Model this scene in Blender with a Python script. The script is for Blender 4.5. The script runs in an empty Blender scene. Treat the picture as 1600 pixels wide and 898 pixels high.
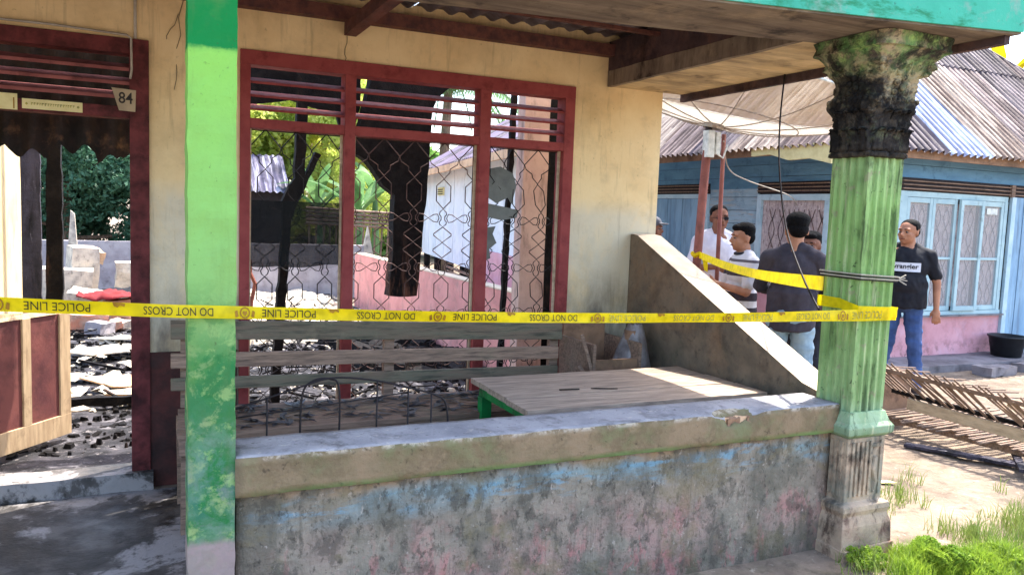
import bpy, bmesh, math, random
import numpy as np
from math import sin, cos, pi, radians, hypot, atan2
from mathutils import Vector, Matrix, noise
random.seed(7); RNG = np.random.default_rng(11)
sc = bpy.context.scene
COL = sc.collection
# ------------------------------------------------------------------ camera
yaw, pitch, roll = radians(25), radians(5.3), radians(2.14)
fw = Vector((sin(yaw)*cos(pitch), cos(yaw)*cos(pitch), -sin(pitch)))
r0 = Vector((cos(yaw), -sin(yaw), 0)); u0 = r0.cross(fw)
rr = r0*cos(roll)+u0*sin(roll); uu = -r0*sin(roll)+u0*cos(roll)
cam = bpy.data.cameras.new('camera'); cam.sensor_width = 36; cam.lens = 1250/1600*36
cam.clip_start = .05; cam.clip_end = 500
co = bpy.data.objects.new('camera', cam); COL.objects.link(co); sc.camera = co
m4 = Matrix.Identity(4)
for i in range(3):
    m4[i][0] = rr[i]; m4[i][1] = uu[i]; m4[i][2] = -fw[i]
m4[0][3], m4[1][3], m4[2][3] = 0, 0, 1.6
co.matrix_world = m4
# ------------------------------------------------------------------ light
SUN = Vector((.48, .24, 1)).normalized()
w = bpy.data.worlds.new('World'); sc.world = w; w.use_nodes = True
nt = w.node_tree; bg = nt.nodes['Background']
sky = nt.nodes.new('ShaderNodeTexSky'); sky.sky_type = 'NISHITA'; sky.sun_disc = False
sky.sun_elevation = math.asin(SUN.z); sky.sun_rotation = atan2(SUN.x, SUN.y)
sky.dust_density = 2.5; sky.air_density = 1.0; sky.ozone_density = 1.0
nt.links.new(sky.outputs[0], bg.inputs[0]); bg.inputs[1].default_value = .15
sl = bpy.data.lights.new('sun', 'SUN'); sl.energy = 2.3; sl.angle = radians(.5); sl.color = (1, .95, .86)
so = bpy.data.objects.new('sun', sl); COL.objects.link(so)
so.rotation_euler = SUN.to_track_quat('Z', 'Y').to_euler()
sc.view_settings.view_transform = 'Standard'; sc.view_settings.look = 'None'
sc.view_settings.exposure = 2.4; sc.view_settings.gamma = 1
sc.render.engine = 'CYCLES'
sc.cycles.max_bounces = 8; sc.cycles.diffuse_bounces = 5; sc.cycles.transparent_max_bounces = 16

# ------------------------------------------------------------------ materials
def S(*c):
    if len(c) == 1: c = [int(c[0][i:i+2], 16) for i in (0, 2, 4)]
    return tuple(((v/255)/12.92 if v/255 <= .04045 else ((v/255+.055)/1.055)**2.4) for v in c)+(1,)
class NT:
    def __init__(s, m): s.t = m.node_tree; s.n = s.t.nodes; s.l = s.t.links
    def new(s, k, **a):
        n = s.n.new(k)
        for x, y in a.items(): setattr(n, x, y)
        return n
    def noise(s, vec, scale, detail=5, rough=.6, dist=0):
        n = s.new('ShaderNodeTexNoise'); s.l.new(vec, n.inputs['Vector'])
        n.inputs['Scale'].default_value = scale; n.inputs['Detail'].default_value = detail
        n.inputs['Roughness'].default_value = rough; n.inputs['Distortion'].default_value = dist
        return n.outputs[0]
    def ramp(s, f, stops, interp='LINEAR'):
        n = s.new('ShaderNodeValToRGB'); e = n.color_ramp.elements; n.color_ramp.interpolation = interp
        while len(e) < len(stops): e.new(.5)
        for k, (p, c) in zip(e, stops): k.position = p; k.color = c if hasattr(c, '__len__') else (c, c, c, 1)
        s.l.new(f, n.inputs[0]); return n.outputs[0]
    def mix(s, f, a, b, mode='MIX'):
        n = s.new('ShaderNodeMix', data_type='RGBA', blend_type=mode)
        for i, v in ((0, f), (6, a), (7, b)):
            if isinstance(v, (int, float, tuple, list)): n.inputs[i].default_value = v
            else: s.l.new(v, n.inputs[i])
        return n.outputs[2]
    def math(s, op, a, b=0.):
        n = s.new('ShaderNodeMath', operation=op)
        for i, v in ((0, a), (1, b)):
            if isinstance(v, (int, float)): n.inputs[i].default_value = v
            else: s.l.new(v, n.inputs[i])
        return n.outputs[0]
    def scale(s, vec, sc3):
        n = s.new('ShaderNodeVectorMath', operation='MULTIPLY'); s.l.new(vec, n.inputs[0]); n.inputs[1].default_value = sc3
        return n.outputs[0]
MATS = {}
def mat(name, c, c2=None, vs=4, v=(.4, .65), layers=(), rough=.85, bump=.3, bs=60, metal=0, stretch=(1, 1, 1), zr=None, zj=.1, spec=.3, alpha=None, trans=0, objvar=0, zl=None):
    """c/c2 two tones mixed by noise; layers = (colour, scale, lo, hi, amount, stretch); zr = [(z, colour)] bands"""
    m = bpy.data.materials.new(name); m.use_nodes = True; MATS[name] = m
    t = NT(m); b = t.n['Principled BSDF']
    pos = t.new('ShaderNodeNewGeometry').outputs['Position']
    P = t.scale(pos, stretch)
    f = t.ramp(t.noise(P, vs), [(v[0], 0), (v[1], 1)])
    if zr:
        sp = t.new('ShaderNodeSeparateXYZ'); t.l.new(pos, sp.inputs[0])
        z = t.math('ADD', sp.outputs[2], t.math('MULTIPLY', t.math('SUBTRACT', t.noise(pos, 14, 6, .7), .5), zj*2))
        z = t.math('MULTIPLY', z, 1/3.)
        col = t.ramp(z, [(a/3., x) for a, x in zr])
        if c2: col = t.mix(t.math('MULTIPLY', f, .5), col, c2)
    else:
        col = t.mix(f, c, c2 or tuple(x*.75 for x in c[:3])+(1,))
    for L in layers:
        lc, ls, lo, hi, am = L[:5]; st = L[5] if len(L) > 5 else (1, 1, 1)
        g = t.ramp(t.noise(t.scale(pos, st), ls, 7, .68, .3), [(lo, 0), (hi, 1)])
        if len(L) > 6:   # restricted to a height band z0..z1
            sp = t.new('ShaderNodeSeparateXYZ'); t.l.new(pos, sp.inputs[0])
            z0, z1 = L[6][:2]
            mr = t.new('ShaderNodeMapRange'); t.l.new(sp.outputs[2], mr.inputs[0])
            mr.inputs[1].default_value = z0; mr.inputs[2].default_value = z1; mr.inputs[3].default_value = 0; mr.inputs[4].default_value = 1
            g = t.math('MULTIPLY', g, mr.outputs[0])
            if len(L[6]) == 4:
                m2 = t.new('ShaderNodeMapRange'); t.l.new(sp.outputs[2], m2.inputs[0])
                m2.inputs[1].default_value = L[6][2]; m2.inputs[2].default_value = L[6][3]
                g = t.math('MULTIPLY', g, m2.outputs[0])
        col = t.mix(t.math('MULTIPLY', g, am), col, lc)
    if objvar:
        oi = t.new('ShaderNodeObjectInfo').outputs['Random']
        col = t.mix(t.math('MULTIPLY', oi, objvar), col, tuple(x*.35 for x in (c[0], c[1], c[2]))+(1,))
    t.l.new(col, b.inputs['Base Color'])
    rn = t.ramp(t.noise(P, vs*3), [(.3, max(0, rough-.12)), (.7, min(1, rough+.1))])
    t.l.new(rn, b.inputs['Roughness']); b.inputs['Metallic'].default_value = metal
    b.inputs['Specular IOR Level'].default_value = spec
    if bump:
        bp = t.new('ShaderNodeBump'); bp.inputs['Strength'].default_value = bump; bp.inputs['Distance'].default_value = .01
        h = t.math('ADD', t.noise(P, bs, 6, .7), t.math('MULTIPLY', t.noise(P, bs*.18, 4, .6), 1.5))
        t.l.new(h, bp.inputs['Height']); t.l.new(bp.outputs[0], b.inputs['Normal'])
    if alpha is not None: b.inputs['Alpha'].default_value = alpha
    if trans: b.inputs['Transmission Weight'].default_value = trans
    return m
BLK = S(14, 12, 13)
SOOT = S(26, 22, 22)
mat('cream', S(232, 208, 160), S(222, 194, 144), 3, layers=[
    (S(206, 198, 176), 3, .3, .55, .8, (1, 1, .6), (1.72, 1.60)),
    (S(160, 150, 126), 6, .54, .75, .4), (S(90, 80, 66), 30, .62, .74, .5),
    (S(120, 110, 96), 5, .38, .62, .9, (1, 1, .4), (1.25, .95)),
    (S(120, 92, 66), 8, .5, .85, .5, (3, 1, .4), (2.6, 2.72)),
    (S(150, 128, 92), 2.2, .5, .8, .5), (S(128, 110, 84), 7, .56, .74, .4, (4, 4, .35))], bump=.18, bs=40)
mat('maroon_skirt', S(84, 42, 38), S(54, 32, 30), 5, layers=[(SOOT, 6, .45, .7, .8)], rough=.7)
mat('trim_red', S(146, 70, 68), S(130, 58, 58), 8, layers=[(S(70, 26, 24), 12, .55, .75, .6), (S(170, 110, 90), 60, .7, .78, .5)], rough=.7, bump=.15, spec=.15)
mat('slat_pinkish', S(150, 92, 88), S(124, 72, 70), 8, layers=[(SOOT, 9, .52, .7, .5)], rough=.8, bump=.15, spec=.12)
mat('trim_dark', S(108, 54, 54), S(70, 36, 36), 8, layers=[(SOOT, 9, .48, .7, .7)], rough=.75, bump=.15, spec=.12)
GRN = S(34, 138, 66)
mat('green_post', None or S(0, 0, 0), S(120, 150, 70), 5, v=(.5, .8), zr=[(.43, S(150, 128, 126)), (.47, S(52, 112, 84)), (.66, S(58, 112, 88)), (.80, S(84, 130, 96)), (.9, S(44, 112, 66)), (1.06, S(40, 118, 64)), (1.2, S(124, 164, 96)), (1.45, S(132, 182, 100)), (2.085, S(134, 194, 84)), (2.09, S(10, 124, 58))], zj=.02,
    layers=[(S(38, 112, 58), 13, .47, .55, .9, (1, 1, 1), (1.36, 1.05)), (S(150, 170, 110), 10, .54, .62, .7, (1, 1, 1), (1.3, .9)), (S(120, 126, 122), 8, .5, .6, .7, (1, 1, 1), (.9, .6)), (S(168, 196, 120), 12, .55, .64, .55, (1, 1, 1), (1.25, 1.1)), (S(110, 140, 120), 9, .5, .62, .5, (1, 1, 1), (.95, .7)), (S(100, 120, 80), 3, .5, .8, .35), (S(60, 70, 50), 45, .66, .74, .5), (S(96, 110, 64), 2.5, .5, .7, .45, (3, 3, .3)), (S(70, 76, 50), 60, .62, .68, .5), (S(154, 134, 130), 8, .0, .3, .85, (1, 1, 1), (.455, .435))], rough=.7, bump=.25, spec=.2)
mat('green_shaft', S(0, 0, 0), S(84, 110, 60), 6, v=(.5, .75), zr=[(.6, S(128, 150, 120)), (.68, S(152, 176, 140)), (.78, S(144, 172, 116)), (1.3, S(132, 166, 98)), (1.7, S(144, 180, 108)), (1.9, S(154, 184, 122))], zj=.05,
    layers=[(S(48, 66, 40), 6, .54, .64, .7, (3, 3, .4)), (S(90, 126, 68), 3, .5, .66, .4, (1.5, 1.5, .5)), (S(204, 204, 164), 9, .56, .66, .5, (4, 4, .3)), (BLK, 9, .5, .62, .8, (1, 1, .6), (1.74, 1.95)), (S(40, 44, 30), 30, .62, .68, .8), (S(150, 140, 116), 16, .6, .66, .6)], rough=.7, bump=.35, spec=.2)
mat('pedestal', S(188, 164, 138), S(150, 132, 112), 7, layers=[(S(52, 40, 34), 11, .48, .62, .85, (1, 1, .6)), (S(140, 84, 76), 4, .5, .7, .6, (1, 1, 1), (.35, .0)), (S(120, 130, 118), 5, .45, .65, .7, (1, 1, 1), (.2, .3)), (BLK, 5, .5, .75, .8, (1, 1, 1), (.3, .0))], bump=.5)
mat('burnt_capital', S(64, 58, 52), S(122, 110, 92), 9, v=(.5, .7), layers=[(S(186, 170, 134), 11, .46, .56, .8, (1, 1, 1), (2.12, 2.24)), (S(90, 142, 76), 6, .42, .56, .85, (1, 1, 1), (2.28, 2.40)), (S(160, 190, 110), 12, .54, .62, .7, (1, 1, 1), (2.28, 2.40)), (S(120, 128, 96), 14, .54, .64, .6), (BLK, 4, .47, .56, .9), (BLK, 12, .4, .52, .6, (1, 1, 1), (2.2, 2.14)), (BLK, 30, .56, .64, .7)], bump=1., bs=50)  # pale beige above mid height paints in the lit part; black is soot
mat('fascia', S(70, 178, 148), S(58, 160, 132), 3, layers=[(S(150, 160, 150), 5, .55, .66, .7), (S(30, 120, 74), 3, .52, .6, .8, (1, 1, 2)), (S(48, 70, 66), 14, .62, .7, .7)], rough=.7, bump=.2)
mat('soffit', S(214, 190, 146), S(190, 166, 124), 2.5, layers=[(S(112, 98, 80), 3, .42, .7, .8, (.5, 2.5, 1)), (S(60, 50, 46), 5, .56, .72, .7), (S(200, 170, 120), 3, .5, .7, .6)], bump=.3, bs=25)
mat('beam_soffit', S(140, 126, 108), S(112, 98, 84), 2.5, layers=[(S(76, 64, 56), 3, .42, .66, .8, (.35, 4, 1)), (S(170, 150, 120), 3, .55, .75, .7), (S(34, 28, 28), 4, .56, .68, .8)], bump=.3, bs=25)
mat('beam_dark', S(84, 66, 66), S(54, 42, 46), 5, layers=[(S(110, 78, 66), 6, .5, .7, .7), (BLK, 4, .5, .7, .8)], bump=.5)
mat('rafter', S(110, 68, 58), S(78, 50, 48), 6, layers=[(BLK, 5, .5, .75, .6)], rough=.75, stretch=(3, 1, 3))
mat('zinc_under', S(136, 128, 134), S(92, 80, 82), 5, layers=[(S(104, 66, 50), 4, .5, .7, .7), (BLK, 3, .5, .75, .8)], rough=.55, metal=.3, bump=.15)
mat('parapet_top', S(168, 164, 166), S(138, 136, 140), 4, layers=[(S(84, 80, 78), 7, .5, .68, .75), (S(206, 194, 180), 25, .6, .68, .6), (S(60, 56, 52), 34, .6, .68, .7)], rough=.8, bump=.6, spec=.15)
mat('parapet_band', S(138, 118, 92), S(112, 100, 72), 5, layers=[(S(118, 128, 88), 5, .52, .66, .5), (S(88, 72, 56), 7, .5, .64, .7), (S(168, 146, 112), 7, .56, .68, .6), (S(206, 192, 172), 16, .48, .58, .85, (1, 1, 1), (.715, .737)), (S(60, 50, 38), 26, .6, .68, .65), (S(112, 160, 96), 4, .4, .6, .7, (.6, 1, 1), (.62, .60))], bump=.7, bs=35)
mat('parapet_wall', S(148, 138, 122), S(120, 114, 102), 7, layers=[
    (S(176, 134, 126), 2.6, .44, .60, .65, (1, 1, .8), (.46, .18)), (S(186, 116, 114), 10, .53, .60, .65, (1.2, 1, .6), (.45, .15)),
    (S(126, 156, 164), 2.6, .46, .56, .7, (.7, 1, 2.8), (.42, .52)), (S(112, 158, 180), 7, .53, .59, .75, (.5, 1, 2.2), (.42, .52)),
    (S(178, 140, 104), 4, .3, .6, .8, (1, 1, 1), (.605, .59, .54, .575)),
    (S(98, 94, 82), 3, .47, .58, .75, (1.2, 1, .9)), (S(76, 72, 64), 11, .53, .60, .6, (1.3, 1.5, .9)), (S(58, 54, 48), 36, .56, .63, .6, (1.2, 1, .8)),
    (S(128, 116, 84), 4, .52, .62, .5), (S(92, 86, 76), 8, .54, .64, .4, (4, 3, .3)), (S(196, 184, 172), 44, .62, .68, .45, (1, 1, .7)), (S(46, 44, 38), 4, .3, .7, .8, (1, 1, 1), (.16, -.02))], bump=1., bs=40)
mat('slant_inner', S(128, 112, 94), S(96, 88, 76), 4, layers=[(S(60, 54, 48), 6, .48, .7, .75), (S(84, 90, 66), 5, .52, .7, .5, (1, 1, 1), (1.0, .7)), (S(150, 120, 92), 3, .5, .7, .6), (S(44, 42, 38), 18, .58, .68, .5)], bump=.6)
mat('cement_floor', S(84, 79, 76), S(40, 37, 35), 2.4, v=(.44, .56), layers=[(S(160, 154, 152), 2.0, .52, .57, .75), (S(28, 24, 22), 3, .5, .62, .85), (S(20, 18, 18), 14, .58, .66, .7), (S(120, 100, 80), 40, .68, .72, .8)], rough=.6, bump=.5, bs=25, spec=.4)
mat('sand', S(146, 128, 110), S(118, 104, 90), 3, layers=[(S(98, 84, 72), 2.2, .48, .6, .7), (S(84, 74, 64), 8, .52, .66, .75), (S(90, 88, 62), 2, .56, .75, .6), (S(196, 180, 160), 22, .6, .7, .6), (S(60, 50, 42), 40, .62, .7, .7)], bump=1., bs=30, rough=.95)
mat('ash', S(66, 63, 68), S(34, 33, 36), 5, v=(.4, .6), layers=[(S(120, 116, 120), 7, .54, .62, .7), (S(170, 160, 156), 24, .6, .68, .7), (BLK, 11, .5, .62, .7)], bump=1., bs=40, rough=.95)
mat('char', S(15, 13, 14), S(30, 26, 25), 14, layers=[(S(74, 52, 42), 6, .6, .72, .6, (2, 2, .5)), (S(104, 96, 96), 34, .68, .74, .5)], rough=.85, bump=1., bs=22, spec=.15)
mat('char_post', S(15, 13, 14), S(30, 26, 25), 14, layers=[(S(112, 76, 60), 5, .46, .6, .7, (2.5, 2, .5), (1.45, 1.1)), (S(104, 96, 96), 34, .68, .74, .5)], rough=.85, bump=1., bs=22, spec=.15)
mat('scorched_board', S(70, 66, 78), S(46, 44, 52), 5, layers=[(BLK, 4, .48, .64, .85, (2, 2, .4)), (S(150, 144, 156), 12, .62, .7, .7, (2, 2, .3))], bump=.8)
mat('charred_rust', S(20, 16, 16), S(44, 30, 26), 6, layers=[(S(118, 86, 60), 8, .55, .7, .8, (1, 1, 1), (2.1, 1.85)), (BLK, 6, .5, .7, .8)], rough=.8, bump=.5)
mat('pale_plaster', S(212, 198, 176), S(180, 168, 152), 6, layers=[(S(120, 110, 104), 9, .5, .68, .7), (S(40, 36, 36), 12, .6, .7, .7)], bump=.5)
mat('pink_brick', S(206, 138, 110), S(190, 160, 140), 9, layers=[(S(110, 90, 84), 9, .5, .7, .6)], bump=.5)
mat('ply', S(214, 176, 138), S(188, 150, 120), 4, layers=[(S(60, 50, 44), 5, .54, .7, .8)], bump=.3, rough=.8)
mat('pink_wall', S(216, 150, 142), S(200, 134, 128), 3, layers=[(S(150, 120, 112), 4, .5, .7, .6), (S(120, 88, 84), 14, .58, .7, .5), (SOOT, 5, .5, .7, .7, (1, 1, 1), (.4, .1))], bump=.2)
mat('wall_top', S(214, 196, 172), S(190, 172, 150), 6, bump=.3)
mat('grey_wall', S(168, 162, 164), S(140, 132, 136), 4, layers=[(S(90, 84, 84), 6, .55, .7, .7)], bump=.3)
mat('side_cream', S(226, 206, 160), S(210, 184, 136), 3, layers=[(S(140, 116, 90), 6, .56, .72, .5)], bump=.2)
mat('pillar_tan', S(214, 184, 170), S(196, 164, 152), 4, layers=[(S(70, 56, 52), 5, .54, .75, .8, (2, 2, .5)), (SOOT, 3, .45, .7, .9, (1, 1, 1), (2.2, 2.5))], bump=.2)
mat('grey_wood', S(160, 132, 112), S(122, 100, 86), 4, stretch=(1.2, 14, 14), layers=[(S(62, 54, 50), 3, .5, .68, .75, (2, 22, 22)), (S(104, 112, 84), 3, .54, .72, .5)], bump=.5, bs=14, objvar=.35)
mat('bench_green', S(112, 106, 88), S(118, 100, 84), 3, stretch=(1, 8, 8), layers=[(S(52, 56, 48), 4, .48, .68, .8, (1, 10, 10)), (S(150, 134, 110), 4, .58, .75, .6)], bump=.5, bs=14)
mat('table_wood', S(186, 164, 144), S(144, 126, 112), 3, stretch=(1.2, 16, 10), layers=[(S(104, 92, 82), 3, .5, .66, .7, (1.5, 26, 8)), (S(70, 60, 54), 20, .66, .72, .7)], bump=.45, bs=12, objvar=.1)
mat('table_green', S(20, 134, 66), S(16, 96, 50), 8, layers=[(S(40, 46, 36), 9, .54, .66, .7)], rough=.55, bump=.2)
mat('door_tan', S(200, 172, 136), S(172, 144, 112), 5, stretch=(8, 8, 1), layers=[(S(96, 70, 50), 7, .55, .72, .6), (BLK, 5, .56, .7, .7, (1, 1, 1), (.75, .95))], rough=.6, bump=.2)
mat('door_red', S(126, 74, 68), S(98, 56, 56), 5, layers=[(SOOT, 6, .5, .72, .6)], rough=.6, bump=.15)
mat('wire_rust', S(98, 74, 68), S(62, 48, 46), 20, rough=.7, metal=.4, bump=.3)
mat('wire_black', S(36, 32, 34), S(40, 34, 36), 20, rough=.6, metal=.3, bump=.1)
mat('rust_red', S(142, 84, 70), S(116, 66, 56), 8, layers=[(S(90, 60, 50), 16, .58, .7, .6)], rough=.65, bump=.2)
mat('rib_grey', S(170, 160, 146), S(140, 120, 100), 20, rough=.5, metal=.5, bump=0)
mat('white_box', S(220, 222, 214), S(180, 184, 176), 20, rough=.5, bump=.05)
def _tape():
    leafmat('tape_yellow', S(252, 226, 6), S(240, 212, 4), .4); t_ = NT(MATS['tape_yellow']); t_.n['Principled BSDF'].inputs['Roughness'].default_value = .35
mat('print_black', S(44, 38, 10), S(36, 32, 12), 20, rough=.5, bump=0)
mat('print_faded_glare', S(120, 116, 60), S(190, 176, 60), 60, rough=.5, bump=0)  # faded ink on the door sticker; on the tape, glare painted into the print
mat('print_brown', S(150, 110, 10), S(120, 84, 10), 20, rough=.5, bump=0)
mat('plate_tan', S(170, 150, 120), S(150, 132, 106), 12, rough=.5, bump=.1)
mat('sign_cream', S(222, 208, 150), S(206, 190, 132), 12, rough=.6, bump=.05)
mat('ink', S(40, 34, 30), S(50, 40, 34), 12, rough=.6, bump=0)
mat('conduit', S(176, 168, 154), S(150, 140, 126), 12, rough=.5, bump=.05)
mat('blue_board', S(164, 190, 202), S(142, 170, 186), 2.5, stretch=(1, 1, 6), layers=[(S(186, 176, 160), 3, .52, .66, .75, (1, 1, 8)), (S(74, 112, 142), 3, .5, .7, .7), (S(64, 70, 78), 7, .6, .7, .7, (1, 1, 6)), (S(196, 142, 110), 3.3, .62, .7, .6, (1, 1, 8))], bump=.4, bs=14, objvar=.18, rough=.8)
mat('deep_blue_board', S(104, 148, 176), S(88, 130, 160), 2.5, stretch=(1, 1, 4), layers=[(S(110, 160, 190), 3, .5, .7, .6), (S(50, 80, 104), 5, .56, .7, .6)], bump=.35, bs=14, objvar=.15, rough=.8)
mat('pale_blue', S(190, 212, 220), S(166, 196, 208), 5, layers=[(S(110, 130, 140), 9, .56, .7, .6)], rough=.6, bump=.15)
mat('mint_frame', S(174, 200, 202), S(156, 184, 190), 5, layers=[(S(96, 120, 120), 9, .58, .7, .6)], rough=.55, bump=.1)
mat('door_blue', S(152, 186, 208), S(124, 160, 188), 3, stretch=(1, 1, .4), layers=[(S(90, 104, 122), 4, .5, .7, .7, (4, 4, .4))], rough=.65, bump=.2, objvar=.2)
mat('vent_dark', S(52, 42, 42), S(36, 30, 32), 9, rough=.8, bump=.2)
mat('pink_plaster', S(222, 166, 172), S(206, 146, 150), 2, layers=[(S(160, 110, 110), 4, .52, .7, .5), (S(110, 70, 66), 7, .5, .62, .8, (1, 1, 1), (.3, .05)), (S(214, 180, 196), 3, .5, .7, .6)], bump=.2)
mat('concrete', S(136, 130, 132), S(104, 98, 100), 3, layers=[(S(70, 66, 66), 6, .52, .7, .7)], bump=.5)
mat('lace', S(206, 190, 186), S(168, 150, 150), 7, v=(.35, .65), stretch=(8, 8, 1), layers=[(S(112, 96, 96), 14, .5, .64, .7, (2, 2, 1)), (S(226, 218, 214), 26, .56, .64, .6)], rough=.85, bump=.3, bs=20)
mat('glass_pane', S(190, 190, 190), S(190, 190, 190), 2, rough=.15, bump=0, alpha=.25, spec=.5)
mat('sooty_glass', S(8, 10, 14), S(18, 20, 24), 4, layers=[(S(70, 74, 80), 5, .58, .7, .5, (1, 1, 3))], rough=.3, bump=0, alpha=.62, spec=.1)
mat('clear_soot', S(20, 28, 34), S(26, 34, 40), 4, rough=.2, bump=0, alpha=.1, spec=.1)
mat('grey_shard', S(108, 112, 108), S(88, 92, 90), 9, rough=.5, bump=.1, alpha=.95)
for n, a, b_, l in (('zinc_rust', S(158, 138, 130), S(124, 104, 98), S(62, 44, 42)), ('zinc_brown', S(124, 110, 110), S(92, 80, 84), S(46, 34, 38)),
                    ('zinc_new', S(206, 212, 224), S(176, 184, 200), S(112, 116, 140)), ('zinc_cream', S(186, 168, 150), S(152, 134, 118), S(84, 62, 54))):
    for sfx, st in (('', (9, .5, .5)), ('_side', (.5, 9, .5))):
        mat(n+sfx, a, b_, 1.6, layers=[(l, 1.3, .47, .56, .85, st), (l, 3.1, .52, .6, .7, st), (S(70, 52, 54), 5, .58, .7, .6), (S(60, 46, 48), 20, .62, .7, .5)], rough=.6, metal=.1, bump=.25)
mat('shed_zinc', S(92, 86, 108), S(60, 56, 72), 3, layers=[(S(180, 176, 190), 2, .5, .6, .7, (7, .5, .5))], bump=.2)
mat('purple_zinc', S(122, 108, 124), S(98, 84, 100), 2, layers=[(S(120, 84, 80), 3, .5, .7, .6)], rough=.6, metal=.1, bump=.2)
mat('white_wall', S(222, 226, 230), S(204, 212, 218), 2, layers=[(S(170, 172, 174), 5, .55, .72, .5)], bump=.15, objvar=.05)
mat('bamboo', S(150, 124, 104), S(112, 90, 76), 6, layers=[(S(104, 80, 60), 9, .52, .7, .7)], rough=.7, bump=.4, objvar=.45)
mat('pale_board', S(200, 180, 150), S(170, 150, 124), 4, stretch=(8, 2, 8), layers=[(S(110, 90, 70), 5, .54, .72, .6)], bump=.4)
mat('box_brown', S(156, 122, 96), S(122, 96, 76), 4, layers=[(S(70, 52, 42), 5, .5, .7, .7), (S(190, 150, 110), 6, .6, .72, .6)], bump=.3)
mat('bucket_black', S(38, 40, 44), S(30, 31, 34), 6, rough=.5, bump=.1)
mat('plastic_sheet', S(150, 144, 144), S(110, 102, 100), 6, layers=[(S(70, 60, 56), 5, .5, .7, .7), (S(196, 196, 204), 8, .6, .7, .6)], rough=.45, bump=.5, bs=30, spec=.5)
mat('dark_leaf', S(22, 22, 28), S(44, 42, 50), 12, rough=.45, bump=.3, spec=.5)
mat('bark', S(120, 100, 84), S(84, 68, 58), 8, stretch=(3, 3, 1), bump=.9, bs=20)
def leafmat(name, a, b, tr=.35):
    m = bpy.data.materials.new(name); m.use_nodes = True; MATS[name] = m
    t = NT(m); p = t.n['Principled BSDF']
    pos = t.new('ShaderNodeNewGeometry').outputs['Position']
    f = t.ramp(t.noise(pos, 1.7, 5, .75), [(.35, 0), (.65, 1)])
    c = t.mix(f, a, b); f2 = t.ramp(t.noise(pos, 23, 2, .5), [(.4, 0), (.7, 1)])
    c = t.mix(t.math('MULTIPLY', f2, .5), c, tuple(x*.45 for x in a[:3])+(1,))
    t.l.new(c, p.inputs['Base Color']); p.inputs['Roughness'].default_value = .55
    p.inputs['Specular IOR Level'].default_value = .3
    tl = t.new('ShaderNodeBsdfTranslucent'); t.l.new(c, tl.inputs[0])
    mx = t.new('ShaderNodeMixShader'); mx.inputs[0].default_value = tr
    t.l.new(p.outputs[0], mx.inputs[1]); t.l.new(tl.outputs[0], mx.inputs[2])
    t.l.new(mx.outputs[0], t.n['Material Output'].inputs[0]); return m
leafmat('leaf_yellow', S(232, 230, 130), S(170, 200, 96), .6); leafmat('leaf_green', S(110, 150, 80), S(140, 176, 84), .5)
leafmat('leaf_dark', S(52, 96, 74), S(84, 124, 96), .3); leafmat('leaf_banana', S(128, 166, 104), S(72, 118, 72), .4)
leafmat('leaf_palm', S(120, 156, 100), S(84, 122, 84), .45); leafmat('grass_green', S(108, 134, 60), S(146, 158, 84))
leafmat('weed_bright', S(164, 188, 62), S(104, 144, 50), .4); leafmat('leaf_gold', S(214, 190, 20), S(170, 170, 40))
_tape()
def clothmat(name, a, b=None, **k): return mat(name, a, b or tuple(x*.8 for x in a[:3])+(1,), 6, rough=.85, bump=k.pop('bump', .35), bs=k.pop('bs', 25), **k)
mat('skin', S(176, 126, 98), S(154, 106, 82), 12, rough=.6, bump=.15, bs=80, spec=.2)
mat('skin_dark', S(140, 96, 76), S(118, 78, 62), 12, rough=.6, bump=.15, bs=80, spec=.2)
mat('hair', S(9, 8, 9), S(15, 13, 14), 40, rough=.75, bump=.8, bs=160, spec=.1)
mat('eye_white', S(128, 112, 104), S(110, 96, 90), 9, rough=.7, bump=0, spec=.1)
mat('lip', S(116, 60, 54), S(100, 50, 46), 9, rough=.5, bump=0)
clothmat('tee_black', S(26, 27, 34)); clothmat('jeans_blue', S(66, 90, 136), S(44, 66, 108)); clothmat('jeans_light', S(150, 172, 184), S(112, 134, 150))
clothmat('jacket_plum', S(64, 58, 66), S(48, 44, 52)); clothmat('shirt_white', S(226, 224, 232), S(206, 204, 216)); clothmat('shirt_red', S(128, 38, 40)); clothmat('cap_grey', S(84, 86, 96)); clothmat('shirt_plain', S(92, 70, 74)); clothmat('trouser_dark', S(44, 44, 52)); clothmat('logo_white', S(206, 208, 216), bump=.05)
# striped polo: bands at fixed heights on the cloth
m = clothmat('polo_stripe', S(206, 202, 204)); t = NT(m); b = t.n['Principled BSDF']
oc = t.new('ShaderNodeTexCoord').outputs['Object']; sp = t.new('ShaderNodeSeparateXYZ'); t.l.new(oc, sp.inputs[0])
zz = t.math('SUBTRACT', sp.outputs[2], .9)
st = t.ramp(zz, [(0, S(60, 54, 60)), (.06, S(214, 208, 206)), (.12, S(60, 52, 58)), (.19, S(196, 190, 190)), (.33, S(64, 54, 60)), (.375, S(214, 210, 212)), (.45, S(96, 88, 94)), (.475, S(206, 202, 206))], 'CONSTANT')
t.l.new(st, b.inputs['Base Color'])
# fine wire mesh of the dish: the gaps are far below a pixel, so the cloth of it is part see-through
m = mat('dish_mesh', S(236, 224, 200), S(220, 204, 178), 6, rough=.5, bump=0, alpha=.7)

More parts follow.
